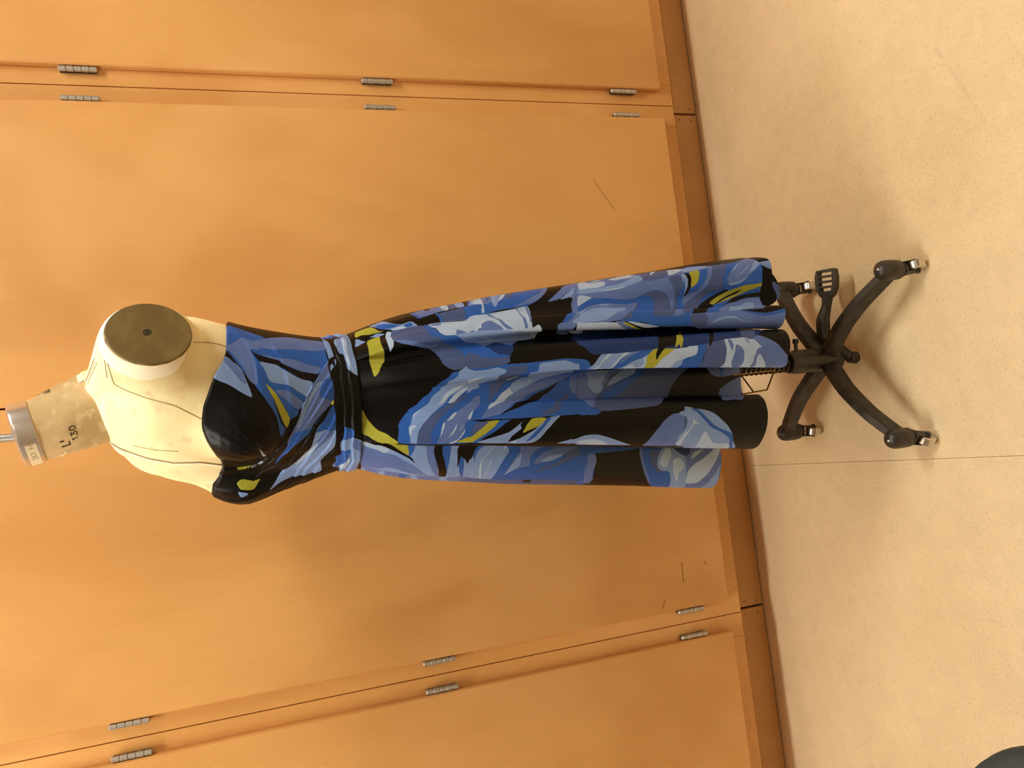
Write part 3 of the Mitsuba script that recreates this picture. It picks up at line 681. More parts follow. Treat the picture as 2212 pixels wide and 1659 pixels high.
# the flat print of the cloth: outlines of its petals and leaves in cloth coordinates (0.1 mm across and down the cloth)
INKS = {'K': (.0028, .0026, .0026), 'N': (.012, .034, .140), 'R': (.024, .098, .400), 'S': (.060, .092, .230), 'P': (.098, .160, .410), 'L': (.185, .295, .580), 'W': (.350, .470, .680), 'Y': (.330, .330, .040)}
INK_KEYS = 'KNRSPLWY'
PRINT = {
 'skirt': '''L 2681,74 2644,305 2482,677 2552,1318 2385,1983 671,2278 581,1544 560,668 887,348 721,167
K 2686,89 2549,409 2469,531 1960,741 1753,904 1586,982 1596,965 1738,835 1989,587 2209,390 2220,276 2686,89
W 2686,89 2261,275 2209,390 2005,548 1886,498 1831,453 1982,311 2081,179 2218,93
Y 2531,477 2471,587 2506,676 2521,805 2187,842 1844,869 1907,781 2132,630
R 2549,813 2574,944 2084,946 1790,895 1844,869 2189,850
P 2213,68 2056,180 1958,312 1831,453 1783,617 1640,756 1510,968 1368,1121 1112,1254 1137,999 1293,727 1338,548 1130,405 1200,115
P 1118,115 1053,413 1083,665 1043,1056 1042,1473 581,1544 560,668 601,363
R 1011,797 1004,913 609,973 669,869
L 1015,1002 1013,1086 656,1223 617,1098
L 902,434 1001,531 600,604 706,514
P 2564,1109 2566,1324 2067,1290 1624,1368 1122,1501 1043,1481 1487,1281 1715,1194 2238,1155
K 2567,1319 2545,1467 2065,1439 1604,1522 1402,1594 1067,1624 1087,1507 1397,1441 1686,1344 2067,1290
Y 2562,1384 2556,1398 2437,1351
R 2545,1467 2517,1585 2060,1590 1604,1590 1402,1594 1604,1522 2007,1442
R 2457,1779 2437,1861 2047,1814 1096,1946 1155,1898 1604,1771 1941,1742
P 952,1650 1095,1938 1013,2164 629,2292 583,1787
L 1025,1607 953,1658 675,1789 664,1735
L 2423,1893 2273,2776 1973,2733 1650,2627 1418,2566 965,2537 606,2521 666,2187
K 2112,1716 2448,1817 2365,2189 2140,2074 1924,2032 1766,2007 1670,1962 1589,1940 1811,1801 1485,1767
L 1578,1951 1658,1964 1600,2000 1519,1971
R 2359,2183 2340,2293 2061,2123 1798,2066 1587,2083 1818,2030 1960,2030 2140,2074
W 2317,2458 2313,2486 2046,2377 1707,2235 1517,2231 1001,2332 996,2296 1415,2200 1631,2191 1962,2317
W 1663,2403 1417,2391 1008,2376 1206,2358 1481,2375 1663,2376
W 2290,2664 2250,2701 1948,2603 2186,2628
R 2285,2775 2070,4388 751,4661 606,2521 965,2537 1418,2566 1650,2627 1973,2733
P 2247,3000 2159,3552 1968,3311 1719,3183 1515,3189 1477,3023 1405,2870 1222,2735 1482,2774 1657,2842 1973,2954
L 1222,2735 1482,2793 1692,2894 1856,2988 1512,2986 1405,2870
P 1564,3287 1691,3335 1871,3477 2029,3848 2073,4025 2039,4387 1964,4385 1911,4185 1799,4002 1686,3859 1588,3585
S 1264,3365 1453,3465 1535,3751 1658,3948 1799,4002 1911,4185 1964,4385 1738,4383 1590,4054 1465,3768 1387,3493
L 1619,3427 1713,3567 1777,3791 1739,3888 1686,3859 1588,3585
S 1001,2076 965,2537 1005,3355 872,4604 721,4675 643,2195
K 958,3221 979,3363 858,3412 861,3261
R 2054,4245 2013,4500 1857,5877 1751,5656 1729,5153 1703,4650 1535,4718 1192,4701 908,4794 721,4664 651,4525
P 1716,4483 1703,4650 1535,4718 1192,4701 908,4794 777,4637 1284,4482 1506,4514
P 1863,5815 1852,5939 1595,5878 1327,5975 998,6152 653,6441 734,6279 1061,6037 1420,5863 1656,5788
R 1855,5914 1778,6497 1557,6301 1313,6291 1175,6440 1116,6662 393,6997 511,6470 998,6152 1327,5975 1595,5878
S 1692,6073 1621,6336 1389,6280 1215,6371 1148,6483 1153,6324 1375,6136
L 1787,6498 1714,7329 377,7685 393,6997 1116,6662 1175,6440 1313,6291 1557,6301
W 1770,6536 1631,6654 1469,6631 1269,6531 1344,6360 1500,6366
W 1415,6699 1482,6860 1360,7010 1212,7017 1069,6923 840,6942 1073,6785
W 1264,7318 1145,7158 978,7215 803,7208 442,7480 429,7625
N 1770,6665 1725,7220 1607,7167 1516,7055 1601,6861
W 1531,7175 1576,7313 1459,7306 1434,7200
P 1765,7033 1648,8131 1398,8128 1055,8125 685,8134 347,8217 399,7394
N 1756,7032 1718,7197 1544,7136 1529,7016
W 1169,7166 1310,7300 1405,7507 1526,7734 1661,7972 1614,8113 1464,8008 1209,7856 971,7669 783,7496 786,7203 1021,7151
P 1435,8131 1224,7950 992,7755 704,7458 1056,7738 1323,7916
L 1341,8113 1032,8066 733,8141 399,8128 486,7776 869,7848 1087,7972
W 1466,7200 1588,7301 1657,7620 1575,7491 1441,7266
R 7338,1637 8416,1675 8539,1743 8588,2201 8624,2527 8632,2911 8711,3553 8690,3826 8661,3953 8465,4052 6867,4511 5253,4401 5172,3927 5131,3288 5087,2593 5045,1874 4662,1996 3943,1842 3726,717 4808,660 5008,669 5390,806 6139,1001 6461,1167 6885,1302 7064,1410 7734,1489
S 12989,772 13011,856 12980,1047 12975,1243 12728,1351 12044,1336 11857,1481 11075,1617 10704,2075 8564,1911 8569,1746 8544,1610 8632,1510 8797,1431 9153,1409 10286,1361 10883,1279 11478,1064 11912,827 12060,745 12278,717
P 12120,754 11910,1012 11274,1299 11236,1493 10846,1303 11478,1064 11912,827
R 12861,1339 12825,1417 12327,1462 12108,1499 11951,1568 11919,1757 11696,1830 11146,1928 10867,2076 9036,1974 9697,1854 10757,1692 11111,1592 11857,1481 12044,1336
W 12883,1415 12912,1649 12765,2023 12931,2221 11935,2049 11915,1772 11947,1584 12085,1510 12311,1483
P 12817,1425 12865,1644 12658,1607 12591,1544
P 12119,1806 12062,1899 11931,1976 11914,2047 11911,1788
L 11917,1765 11914,2047 10947,2074 11146,1928 11696,1830
W 12998,684 12989,772 12551,734 12201,721 12076,724 11712,674 11485,640 11907,620 12184,625
Y 12794,358 12884,562 12117,523 11488,548 10765,553 9671,511 8913,423 8702,332 8800,311 9188,305 11605,298 12141,313
Y 13318,184 13771,236 13777,380 13716,472 13421,530 13175,592 13145,645 13113,616 13138,531 13176,405 13316,289
L 13157,169 13077,241 12764,316 12570,229 12498,130
L 13041,399 13085,475 13111,543 12997,660 12898,555 13013,452
L 13825,496 13842,603 13874,740 13512,783 13311,870 13184,986 13221,1140 13120,1199 12979,1236 12980,1047 13011,856 13087,784 13208,660 13406,561
R 13613,599 13144,973 13124,1010 13174,1133 13024,1160 13002,1051 13109,1008 13119,870 13208,660 13406,561
W 13087,784 13140,890 13109,1008 12985,1040 13011,856
R 13841,1254 13808,1348 13328,1372 13258,1320 13332,1281 13581,1241
P 13839,1331 13937,1534 13964,1864 14043,1978 13498,1885 13434,1719 13362,1546 13305,1369 13422,1312
K 13936,1534 13897,1626 13754,1576 13794,1516
W 13990,1837 14043,1978 13469,1879 13570,1790
S 13968,1980 13996,2118 13546,2040 13489,1900
L 13996,2118 14009,2253 13556,2189 13540,2048
R 13354,1612 13343,1686 13030,1725 12912,1649 13166,1649
S 13343,1686 13420,1920 13481,2146 13528,2337 12931,2221 12819,2029 12951,1720 13093,1710
R 13481,2146 13528,2337 12931,2221 12994,2164
R 6789,1243 7042,1378 7650,1469 8365,1541 8475,1638 8442,1676 7935,1645 7098,1588 6906,1489 6745,1386
L 8442,1676 8556,1744 8564,1911 6608,1959 6745,1386 6906,1489 7098,1588 7935,1645
Y 5758,82 5224,158 4889,270 4723,341 4577,464 4280,549 3781,648 2412,411 3438,321 4127,186 4445,76
L 7372,1603 7066,1974 6871,1970 6776,1839 6473,1674 6173,1492 5611,1375 5251,1210 5088,1132 4951,1046 4679,977 3897,961 3877,853 4432,835 4867,828 5097,887 5332,934 5562,1045 6246,1212 6668,1384 6928,1506
W 7035,1966 6938,1728 6856,1560 6905,1752 6920,1972
W 5333,926 5613,1069 5434,1005 5237,931 5057,869 5173,898
W 4914,830 4966,909 4952,961 4774,879 4434,851 4676,824
W 5816,1289 6253,1412 6666,1586 6879,1843 6744,1771 6392,1583 6005,1377
W 6058,1499 6292,1599 6624,1767 6715,1895 6448,1806 6200,1671 6041,1580
S 4951,1046 5088,1132 5267,1234 5534,1405 6074,1596 6251,1738 6366,1881 6257,1829 6088,1711 5572,1591 5437,1500 5190,1397 4993,1299 4860,1229 4507,1185 3922,1180 3897,961 4589,976
P 3928,1300 4940,1391 5167,1532 5361,1635 5569,1778 6140,1954 5248,1933 4987,1846 4773,1790 4558,1723 4105,1613 3934,1502
W 3928,1300 4902,1381 4988,1441 4449,1343
W 5073,1487 5343,1627 5285,1657 5108,1561
W 4338,1454 4671,1545 4994,1642 4761,1610
W 3934,1494 4227,1634 4627,1731 4952,1819 4756,1789 4380,1698 3937,1592
W 4759,1675 4989,1772 4842,1725
L 8484,1828 8419,2500 7063,2492 6930,2308 6815,2086 6696,1877
W 7032,1890 7284,2030 7488,2201 7052,2094 6894,1886
L 6736,1904 6795,2068 6631,2079 6540,1950 6390,1873 6625,1875
S 8419,2500 8559,2674 8545,2869 8285,2873 7009,2863 6913,2668 6797,2580 6624,2492 6384,2419 6185,2303 6074,2258 6533,2265 6812,2301 6979,2459
L 8231,3078 8583,3088 8635,3305 8662,3564 8559,3768 8494,3822 7033,3977 6984,3869 6885,3474 6815,3294 6623,3056 6367,2806 6309,2698 6539,2657 6730,2708 6932,2877 7030,3055
W 6925,2615 7009,2863 6923,2722 6879,2621
W 6782,3002 6883,3132 6719,3033
W 5384,2204 6122,2388 6429,2568 6560,2649 6418,2673 6308,2716 6171,2589 5613,2388
P 6308,2716 6508,2916 6759,3279 6885,3474 6928,3914 6829,3851 6693,3677 6374,3190 6160,2909 5461,2610 5237,2448 5185,2346 5112,2093 5384,2204 5613,2388 6171,2589
K 5181,2454 5327,2528 5475,2662 5920,2842 6216,3074 6383,3331 6556,3525 6711,3659 6471,3533 6291,3404 6184,3268 5672,3013 5463,2816 5353,2657 5263,2525
S 5172,3193 5316,3299 5450,3453 6008,3555 6161,3686 6277,3820 6132,3801 5456,3581 5316,3570 5203,3382
P 6891,3929 6905,4206 6301,4221 5525,4094 5585,4065 6165,4001 6310,3900 6545,3857 6770,3883
P 5848,1865 6166,1946 6282,2057 6157,2098 5599,2060 5425,1989 5219,1908 5096,1844
W 5122,1846 5221,1875 5408,1955 5203,1923 5094,1894
R 5024,1807 5014,2144 5035,2245 4918,2139 4716,2004 4477,1888 4529,1797
S 4959,1959 5026,2137 5047,2238 4906,2131 4716,2004 4556,1880
Y 4026,1631 4306,1747 4448,1830 4477,1888 4716,2004 4918,2139 5035,2245 5043,2421 4916,2331 4680,2179 4384,2030 4033,1914
R 5043,2421 5063,2617 4973,2510 4732,2329 4452,2138 3993,1992 3991,1916 4384,2030 4680,2179 4916,2331
L 3993,1992 4395,2240 4609,2457 4719,2591 4860,2693 5026,2836 4936,2789 4830,2804 4689,2711 4504,2620 4006,2506
Y 5091,3031 5096,3269 4997,3227 4898,3117 4786,2968 4740,2908 4692,2865 4708,2831 4815,2864 4935,2909
L 4010,2532 4345,2719 4643,2919 4786,3047 4898,3126 5030,3256 5095,3313 5147,3559 4972,3414 4725,3260 4438,3155 4084,2976
R 5095,3313 5094,3375 4941,3278 4771,3179 4504,3055 4198,2903 4523,2975 4786,3099 4943,3207
W 4071,2632 4345,2719 4084,2710
L 4135,3522 4426,3791 4402,3821 4532,4000 4532,4028 4171,4072
L 4450,3922 4589,4061 4623,4277 4555,4468 4425,4699 4273,4915 4095,5064 4014,3984
W 4326,3933 4434,4219 4369,4402 4081,4638 4044,4314 4163,3957
S 6922,4085 6926,4437 6919,5615 6863,6714 6644,6433 6376,6233 6182,6109 5426,5698 5309,5341 5245,4668 5239,4448 5308,4312 6100,4024
R 6100,4024 5449,4131 5322,4286 5242,4372 5173,3908
P 6922,4085 6945,4284 6914,4657 6383,4596 6226,4461 5528,4286 5351,4270 5467,4114 6100,4024
L 6945,4284 6940,4833 6820,4767 6570,4580 6383,4596 6282,4537 6226,4450 6298,4363 6472,4258 6682,4276
P 6941,4822 6927,5080 6755,4797 6605,4696 6425,4608 6542,4569
L 6928,5069 6985,5507 6778,5355 6612,5015 6487,4799 6464,4693 6667,4806 6815,4969
R 6989,5463 6977,5724 6663,5446 6468,5217 6273,5000 6121,4770 6072,4656 6179,4488 6391,4764 6585,5014 6764,5352
S 6145,4423 6167,4527 5679,4568 6120,4791 5311,4551 5239,4448 5308,4312 5473,4267
P 4100,5387 4458,5437 4665,5502 4974,5685 5105,5838 5155,5953 5124,6124 5024,6204 4912,6208 4740,6147 4560,6059 4204,6113
L 5155,6025 5214,6166 5232,6386 4195,6568 4204,6113 4560,6059 4740,6147 4922,6218 5054,6183
W 5043,6369 4891,6314 4637,6220 4399,6208 4213,6185 4332,6067 4482,6121 4777,6203 4973,6308
L 5225,6157 5253,6379 5218,6635 5146,6815 5019,6982 4880,7145 4702,7282 4493,7377 4102,7559 3886,6450
R 5243,6305 5241,6450 5060,6641 4881,6842 4783,7063 4702,7260 4550,7356 4385,7400 4098,7538 4048,7425 4492,7298 4641,7155 4749,6972 4848,6761 5021,6578 5170,6439
W 5033,6328 4973,6413 4901,6511 4922,6384 4754,6290 4565,6227 4650,6206 4858,6296 4953,6341
W 4230,6563 4531,6577 4709,6605 4722,6676 4554,6797 4405,6924 4379,7137 4384,7320 4048,7425 4155,6599
S 5084,6143 5024,6204 4902,6199 4823,6155
P 6251,7451 6340,7535 6456,7756 6521,7945 6564,8151 6331,8126 5476,7623 5457,7384 5436,7216 5503,7094
P 6839,7200 6826,7528 6590,7528 6594,7413 6650,7268
P 6822,7603 6800,8229 6648,8104 6601,7829 6589,7580
R 6826,7528 6822,7603 6589,7580 6590,7528
L 8465,4052 8643,4161 8808,4284 8848,4535 8892,4985 8946,5370 8999,5809 9034,6113 8326,6157 8214,5226 8083,4395 8027,3855 8131,3970
W 8849,4509 8707,4389 8548,4241 8142,4159 8118,4054 8501,4181 8733,4329 8839,4428
W 8807,4681 8875,4795 8793,4760 8655,4615 8492,4503 8156,4442 8102,4365 8543,4472 8702,4602
R 8892,4985 8938,5288 8792,5183 8680,5023 8537,4741 8146,4527 8109,4413 8577,4553 8757,4758
P 8892,4985 8921,5123 8800,4922 8598,4662 8541,4552 8757,4758
W 8125,4530 8561,4849 8647,5020 8711,5135 8591,5115 8219,5111
L 8561,4849 8626,4963 8646,5074 8410,5007 8413,4896
W 8999,5809 9034,6113 8728,6092 8666,5950 8564,5783 8252,5656 8230,5260 8556,5344 8749,5539 8913,5714
Y 8947,5361 8999,5809 8913,5714 8749,5539 8556,5344 8230,5260 8212,5112 8569,5113 8757,5163 8859,5251
K 8946,5389 8963,5528 8973,5584 8876,5471 8787,5410 8631,5321 8777,5319
R 8695,6093 8584,5859 8292,5793 8326,6157
L 8296,5645 8564,5680 8636,5863 8564,5831 8314,5778
W 9021,5878 9018,6184 8848,6155 8727,6101 8626,5852
R 9018,6184 9033,6354 8812,6313 8632,6251 8261,6218 8290,5880 8626,5852 8727,6101 8848,6155
S 9033,6354 9071,6719 8883,6737 8684,6742 8264,6743 8261,6218 8641,6271 8812,6313
W 9071,6719 9097,6888 9106,7169 9066,7311 8917,7453 8710,7629 8292,7879 8264,6743 8684,6742 8863,6737
P 9067,6793 9064,6849 8928,6881 8830,6852 8930,6806
P 8946,6931 8905,7033 8796,7107 8653,7127 8488,7095 8248,7069 8533,6857 8683,6898 8818,6919
P 9107,7141 8997,7207 8968,7203 9050,7152
P 8879,7513 8793,7585 8292,7879 8272,7759 8681,7521 8741,7438 8597,7390 8273,7428 8470,7308 8710,7364 8814,7371 8871,7424
P 9066,7311 9127,7216 9140,7436 9088,7583 8959,7804 8795,7985 8649,8150 8454,8185 8282,7896 8710,7629 8917,7453
N 10651,4118 10459,6706 9018,6108 8908,5367 8822,4667 8802,4270 8800,4097 8976,3990 9278,3883
K 10213,5747 9328,5839 9007,5766 8942,5518 8915,5368
Y 10242,6197 10309,6313 8962,5852 9001,5803 8982,5719
N 10591,6506 10367,7658 9422,7719 9189,7479 9139,7455 9082,6741 9016,5897
K 10517,6942 10503,7083 9073,6495 9066,6418
S 10367,7658 10388,7938 9131,7373 9119,7145 9257,7123
R 11154,1986 10920,2277 10691,2959 10399,2886 10050,2758 9181,2709 8831,2596 8638,2520 8573,1833
P 10998,2098 10691,2959 10446,2891 10068,2742 10186,2598 10519,2474 10120,2266 10538,2178
N 10120,2266 10519,2474 10186,2598 9634,2724 9181,2709 8877,2602 8937,2498 8952,2404 9238,2334
S 9259,1917 8905,2092 8808,2327 8820,2570 8638,2520 8573,1833
R 13526,2233 13994,2388 14025,2528 14030,3101 14144,3895 14099,3971 13830,3832 13586,3687 13349,3485 13200,3265 13129,2698 12909,2116
W 13597,2344 14012,2499 14002,2630 13511,2531 13143,2487 13125,2430 13502,2494
L 13569,2277 13994,2427 14011,2478 13602,2337
P 14002,2630 14040,2736 13616,2626 13966,2810 14073,2845 13551,2678 13508,2538
L 14073,2845 14150,3049 13600,2812 13617,2895 13491,2811 13282,2711 13543,2694
W 13977,3011 14024,3118 13637,2918 13596,2820
S 13999,3146 14058,3262 13729,3119 13621,3010 14132,3128
P 14144,3895 14092,3954 13806,3814 13586,3687 13349,3485 13271,3278 13185,3025 13325,3190 13551,3457 13745,3661
W 12909,2116 13054,2509 13130,3029 13200,3265 13139,3314 12928,3293 12222,3155 11983,3134 12007,3281 10489,3209 10916,1974
P 13054,2509 12994,2581 12500,2623 12152,2683 11971,2773 11987,2668 12203,2605 12619,2579
P 13141,3059 13087,3105 12428,3072 11991,3043 11997,2993 12343,3024 12999,3091
P 13168,3224 13178,3288 12929,3285 12222,3155 12209,3119 12565,3183 13100,3258
P 12077,2177 12116,2242 12248,2271 12438,2428 12298,2486 11961,2599 11965,2191
P 12002,2018 12044,2073 11940,2123 11959,2036
L 11936,1952 11961,2599 11857,2757 11766,2967 10498,3199 10524,2446 10916,1974
W 11629,2218 10598,2463 10923,2337
P 13316,3721 13651,3980 14175,4393 14313,4733 13790,4317 13515,4062 13376,3936
L 13372,3963 13679,4229 14313,4733 14371,4775 13492,4444 13487,4244 13419,4132
P 13639,4317 13699,4496 13608,4471 13597,4333
W 13432,4161 13472,4358 13383,4426 13126,4384 13077,4286 13237,4298 13371,4243
P 13417,4150 13424,4223 13253,4292 13077,4277 13036,4210 13225,4260 13357,4223
R 13126,4384 12988,4157 12389,3842 12141,3706 12068,3692 12081,3754 12302,3938 13008,4347
P 13008,4347 12302,3938 12067,3752 12088,4085
L 12079,3858 12282,3993 12584,4219 12088,4085
P 12026,3591 12077,3953 11814,3876 10726,3952 10731,3702
W 12088,4085 11949,3942 10726,3952 10738,4264
P 14224,4602 13997,6836 12267,6254 12255,5852 12190,4858 12104,3992
W 14148,4576 14191,4710 13952,4685 13910,4954 13748,4935 13687,4808 13677,4598 13702,4397
W 14130,4829 14241,5088 14039,4939 14027,4816
L 14043,5133 14568,5695 13926,5702 13815,5705 13712,5580 13605,5252 13536,4808 13506,4348 13664,4387 13662,4666 13713,5087 13742,5260 13924,5564 13914,5366 13895,5191
W 14043,5133 14568,5695 13971,5562 13947,5383 13895,5191
W 13541,4773 13595,5031 13623,5321 13570,5190 13542,4974
W 13458,4338 13366,4579 13208,4450 13092,4273
R 13078,4268 13211,4423 13319,4574 13304,4877 13233,5217 13256,5436 13346,5608 13352,5693 13232,5805 13090,5801 12425,5497 12252,5473 12190,4858 12320,4960 13106,5482 13104,5263 13125,5072 13150,4827 13114,4564 13023,4370 12845,4196
S 13357,5637 13455,5838 13403,6006 13271,6123 13072,6132 12279,5838 12240,5480 12425,5497 13125,5814 13257,5778
L 12280,4027 12938,4396 13050,4682 13006,4918 12977,5187 12379,4767 12173,4511 12115,4133 12118,3995
L 12779,4176 13037,4402 13133,4682 13131,4943 13086,4806 13097,4623 12988,4385 12387,4056
S 12190,4858 12320,4960 13106,5482 12917,5332 12200,4992
S 13738,6187 13776,6421 13639,6446 13390,6425 13098,6346 12450,5943 12436,5863 13137,6244 13418,6253
L 13785,6443 13766,6548 13581,6551 13357,6533 13246,6482 13390,6425 13639,6446
Y 13797,6596 13812,6733 13511,6676 13442,6596 13640,6615
K 13809,6535 13781,6609 13618,6612 13454,6586 13246,6482 13460,6529 13649,6550
R 13500,6675 13409,6587 13401,6674
W 14222,6343 14019,6623 13836,6343 13836,6204
S 14421,5985 14222,6343 13821,6196 13743,5994 13754,5675
W 14396,6132 14251,6155 13895,5897
S 12285,6038 12955,6448 13115,6666 12334,6266 12281,6183
W 12047,3984 12102,4105 12104,4712 11986,4841 11685,5050 10736,4156
R 12190,4858 12240,5480 12270,6172 12267,6254 11976,6267 11966,5548 12111,5197 12128,4822
P 12104,4712 12128,4822 11878,5071 11689,5249 11685,5050
W 12127,4929 12099,5133 11966,5548 11905,5344 11949,5199
Y 12115,4820 12088,4925 11985,5059 11792,5320 11894,6118 11758,6155 11689,5249 11878,5071
K 12001,5058 11905,5288 11947,5551 11958,6271 11784,6324 11779,6145 11791,5367 11877,5182
R 14153,6699 14005,7084 14045,7703 14370,8172 13946,8113 13759,8107 13629,8133 13270,8144 13189,8148 13125,8156 12385,7675 12351,7209 12332,6767 12285,6047
P 14005,7084 13915,7155 13638,7031 13456,6931 13281,6764 13006,6396 13247,6463 13362,6736 13556,6880 13752,6966
S 13915,7155 14010,7455 13619,7269 13375,7242 13240,6914 12405,6239 12400,6082 13019,6402 13259,6765 13454,6950 13638,7031
R 13822,6830 13850,6995 13721,6949 13556,6880 13396,6732 13386,6589 13548,6746 13685,6791
Y 13820,6623 13839,6820 13717,6798 13549,6736 13441,6605 13618,6612
K 13799,6513 13781,6609 13650,6626 13454,6586 13310,6537 13236,6463 13493,6531 13660,6552
L 13786,6508 13660,6552 13493,6531 13282,6462
L 14095,6670 14013,7069 13892,6991 13840,6531
P 13813,7526 14026,7749 14370,8172 14055,8117 13914,8122 13744,7975 13625,7821 13490,7644 13441,7411 13584,7353 13689,7410
L 13813,7526 13992,7758 13796,7567 13733,7474 13680,7409
L 13623,7520 13701,7652 13925,7928 13775,7800 13663,7648
L 14072,8127 13868,8097 13745,7956 13657,7745 13752,7852
L 13533,7361 13491,7408 13521,7595 13607,7791 13490,7644 13440,7430
K 12291,6203 12958,6674 13135,6912 13242,7113 13351,7326 13317,7393 13208,7204 13066,6974 13051,7057 12281,6447
Y 13066,6974 13199,7174 13317,7393 13420,7691 13436,7798 13467,8101 13411,8104 13285,7783 13160,7492 13015,7040
K 13027,7046 13165,7291 13261,7493 13339,7689 13249,7576 13153,7339 13060,7161
K 12980,7251 13150,7490 13215,7712 13280,8143 13189,8148 13155,7788 13062,7485
P 12356,6756 12980,7261 13061,7535 13144,7785 13154,8005 13125,8156 12385,7675 12351,7209 12318,6865
L 12348,6929 12954,7536 13034,7911 12464,7541 12383,7297
P 12285,6047 12302,6204 12324,6710 12340,7205 12288,7613 12306,7795 12344,7965 12375,8122 12222,8128 12044,8143 11864,8125 11817,7784 11793,6694 11732,6113
R 12274,6046 12281,6174 11977,6200 11961,6053
S 12280,6192 12291,6467 12172,6515 12019,6484 11956,6376 12023,6210 12169,6165
K 11961,6053 11938,6305 11783,6383 11764,6105
R 12341,7187 12317,7407 12279,7613 12297,7795 12344,7965 12370,8102 12328,8136 12263,7892 12234,7682 12261,7470
L 12046,6564 12159,6674 12227,6886 12215,7074 12136,7225 12116,7478 12094,7291 12166,7078 12167,6861
K 12351,7209 12385,7675 12469,8037 12418,8143 12306,7795 12288,7613 12338,7345
L 15535,7838 15500,8119 15679,8128 15665,8035 15587,7912
P 17053,8016 16906,8143 16765,8107 16612,8137 16508,8140 16862,8004''',
 'bodice': '''R -776,13506 -745,13276 -610,12998 -458,12720 -657,12688 -719,12416 -668,11947 -102,11948 188,12173 727,12516 833,12563 891,12680 1124,12845 809,12901 483,13088 297,13208 157,13319 -162,13516 -260,13568 -549,13527
P -275,13567 -389,13416 -491,13299 -398,13093 -259,13037 -242,13183 -28,13136 321,13140 262,13260 27,13354 -140,13462
P -348,13335 -432,13269 -436,13125 -657,12688 -719,12416 -668,11947 -373,11934 -323,12581 -277,12795 -292,12925 -317,13103
P -184,13046 -118,12756 -110,12512 -14,12277 29,12092 145,12145 146,12335 -3,12697 -110,12903
K -263,13202 -175,13119 -110,12903 -76,12761 -3,12697 107,12451 171,12156 304,12256 230,12466 77,12707 11,12808 -28,13064
L -28,13064 11,12808 91,12709 238,12467 312,12264 530,12381 467,12492 342,12679 287,12935 99,13007
P 430,12879 437,12675 635,12448 728,12501 722,12569 603,12691
Y 323,13011 452,12881 668,12772 875,12686 1002,12755 819,12826 570,12909
K 500,12930 833,12827 1002,12755 1013,12771 862,12853
L 188,13796 -107,13612 -22,13474 101,13362 282,13298 508,13246 435,13398 322,13565
P -99,13613 -22,13474 192,13323 317,13315 261,13400 124,13490 -20,13599
W 1115,13239 1473,13088 1523,13122 1232,13193
W 2004,13208 1900,13127 1946,13143
Y 2150,13546 2079,13275 2152,13387
Y 2477,13548 2421,13469 2456,13321 2443,13168 2519,13227 2569,13292 2545,13444 2529,13515
L 2569,13535 2612,13371 2668,13487
P -131,11949 5,11976 293,11960 623,11956 945,12262 1142,12419 1128,12614 1353,12728 1210,12723 857,12529 730,12479 530,12381 203,12155
L 309,12091 595,12312 1036,12537 1002,12589 731,12460 347,12211
R 253,11956 624,11949 569,12159 451,12169 309,12091
R 1353,12728 1128,12614 1068,12342 877,12167 1008,12287 1213,12418 1477,12690 2005,12920 1602,12835
Y 697,12010 639,11959 717,11967
L 926,11970 1546,11955 1996,12163 2447,12128 2505,12292 2506,12595 2553,12816 2646,13015 2442,12852 2082,12646 1593,12373 1139,12268 962,12126
R 718,11959 1175,11960 1151,12114 1168,12268 946,12126
P 1196,12129 1240,11976 1542,12224 1946,12481 1673,12407
W 1414,12226 1846,12400 2184,12587 1891,12522 1528,12337''',
 'band': '''L -771,11974 -629,11885 -279,11850 306,11813 456,11901 170,11952 -205,11940
L -643,11780 -788,11510 -336,11505 240,11484 122,11664 -190,11688 -247,11755
W -620,11665 -604,11589 -13,11611 236,11539 15,11652
P 471,11903 559,11885 711,11875 886,11881
L 1156,11884 1137,11836 1201,11658 1351,11648 1499,11468 1963,11501 2710,11454 2623,11912 1712,11953
R 1467,11924 1137,11836 1201,11658 1350,11656 1402,11795
W 2036,11856 1951,11686 2199,11715 2496,11784
R 1831,11942 1712,11835 1659,11694 1869,11704 2430,11882
P 1381,11647 1526,11477 1697,11502 1604,11636''',
}
TEX = 0.0006
def read_shapes(text):
    out = []
    for line in text.strip().split('\n'):
        head, *rest = line.split()
        out.append((INK_KEYS.index(head), np.array([[int(q) for q in r.split(',')] for r in rest], float)*1e-4))
    return out
def round_off(P):
    n = len(P); out = []
    for i in range(n):
        p0, p1, p2, p3 = P[i-1], P[i], P[(i+1) % n], P[(i+2) % n]
        for t in (0, .25, .5, .75):
            out.append((1+2*t)*(1-t)**2*p1 + t*(1-t)**2*.38*(p2-p0) + t*t*(3-2*t)*p2 + t*t*(t-1)*.38*(p3-p1))
    return np.array(out)
def fill(grid, P, u0, v0, ink):
    x = (P[:, 0]-u0)/TEX; y = (P[:, 1]-v0)/TEX
    h, w = grid.shape
    x2, y2 = np.roll(x, -1), np.roll(y, -1)
    for r in range(max(0, int(y.min())), min(h, int(y.max())+2)):
        yc = r + .5
        m = (y <= yc) != (y2 <= yc)
        if not m.any(): continue
        xx = np.sort(x[m] + (yc-y[m])/(y2[m]-y[m])*(x2[m]-x[m]))
        for a, b in zip(xx[::2], xx[1::2]):
            grid[r, max(0, int(a+.5)):max(0, min(w, int(b+.5)))] = ink
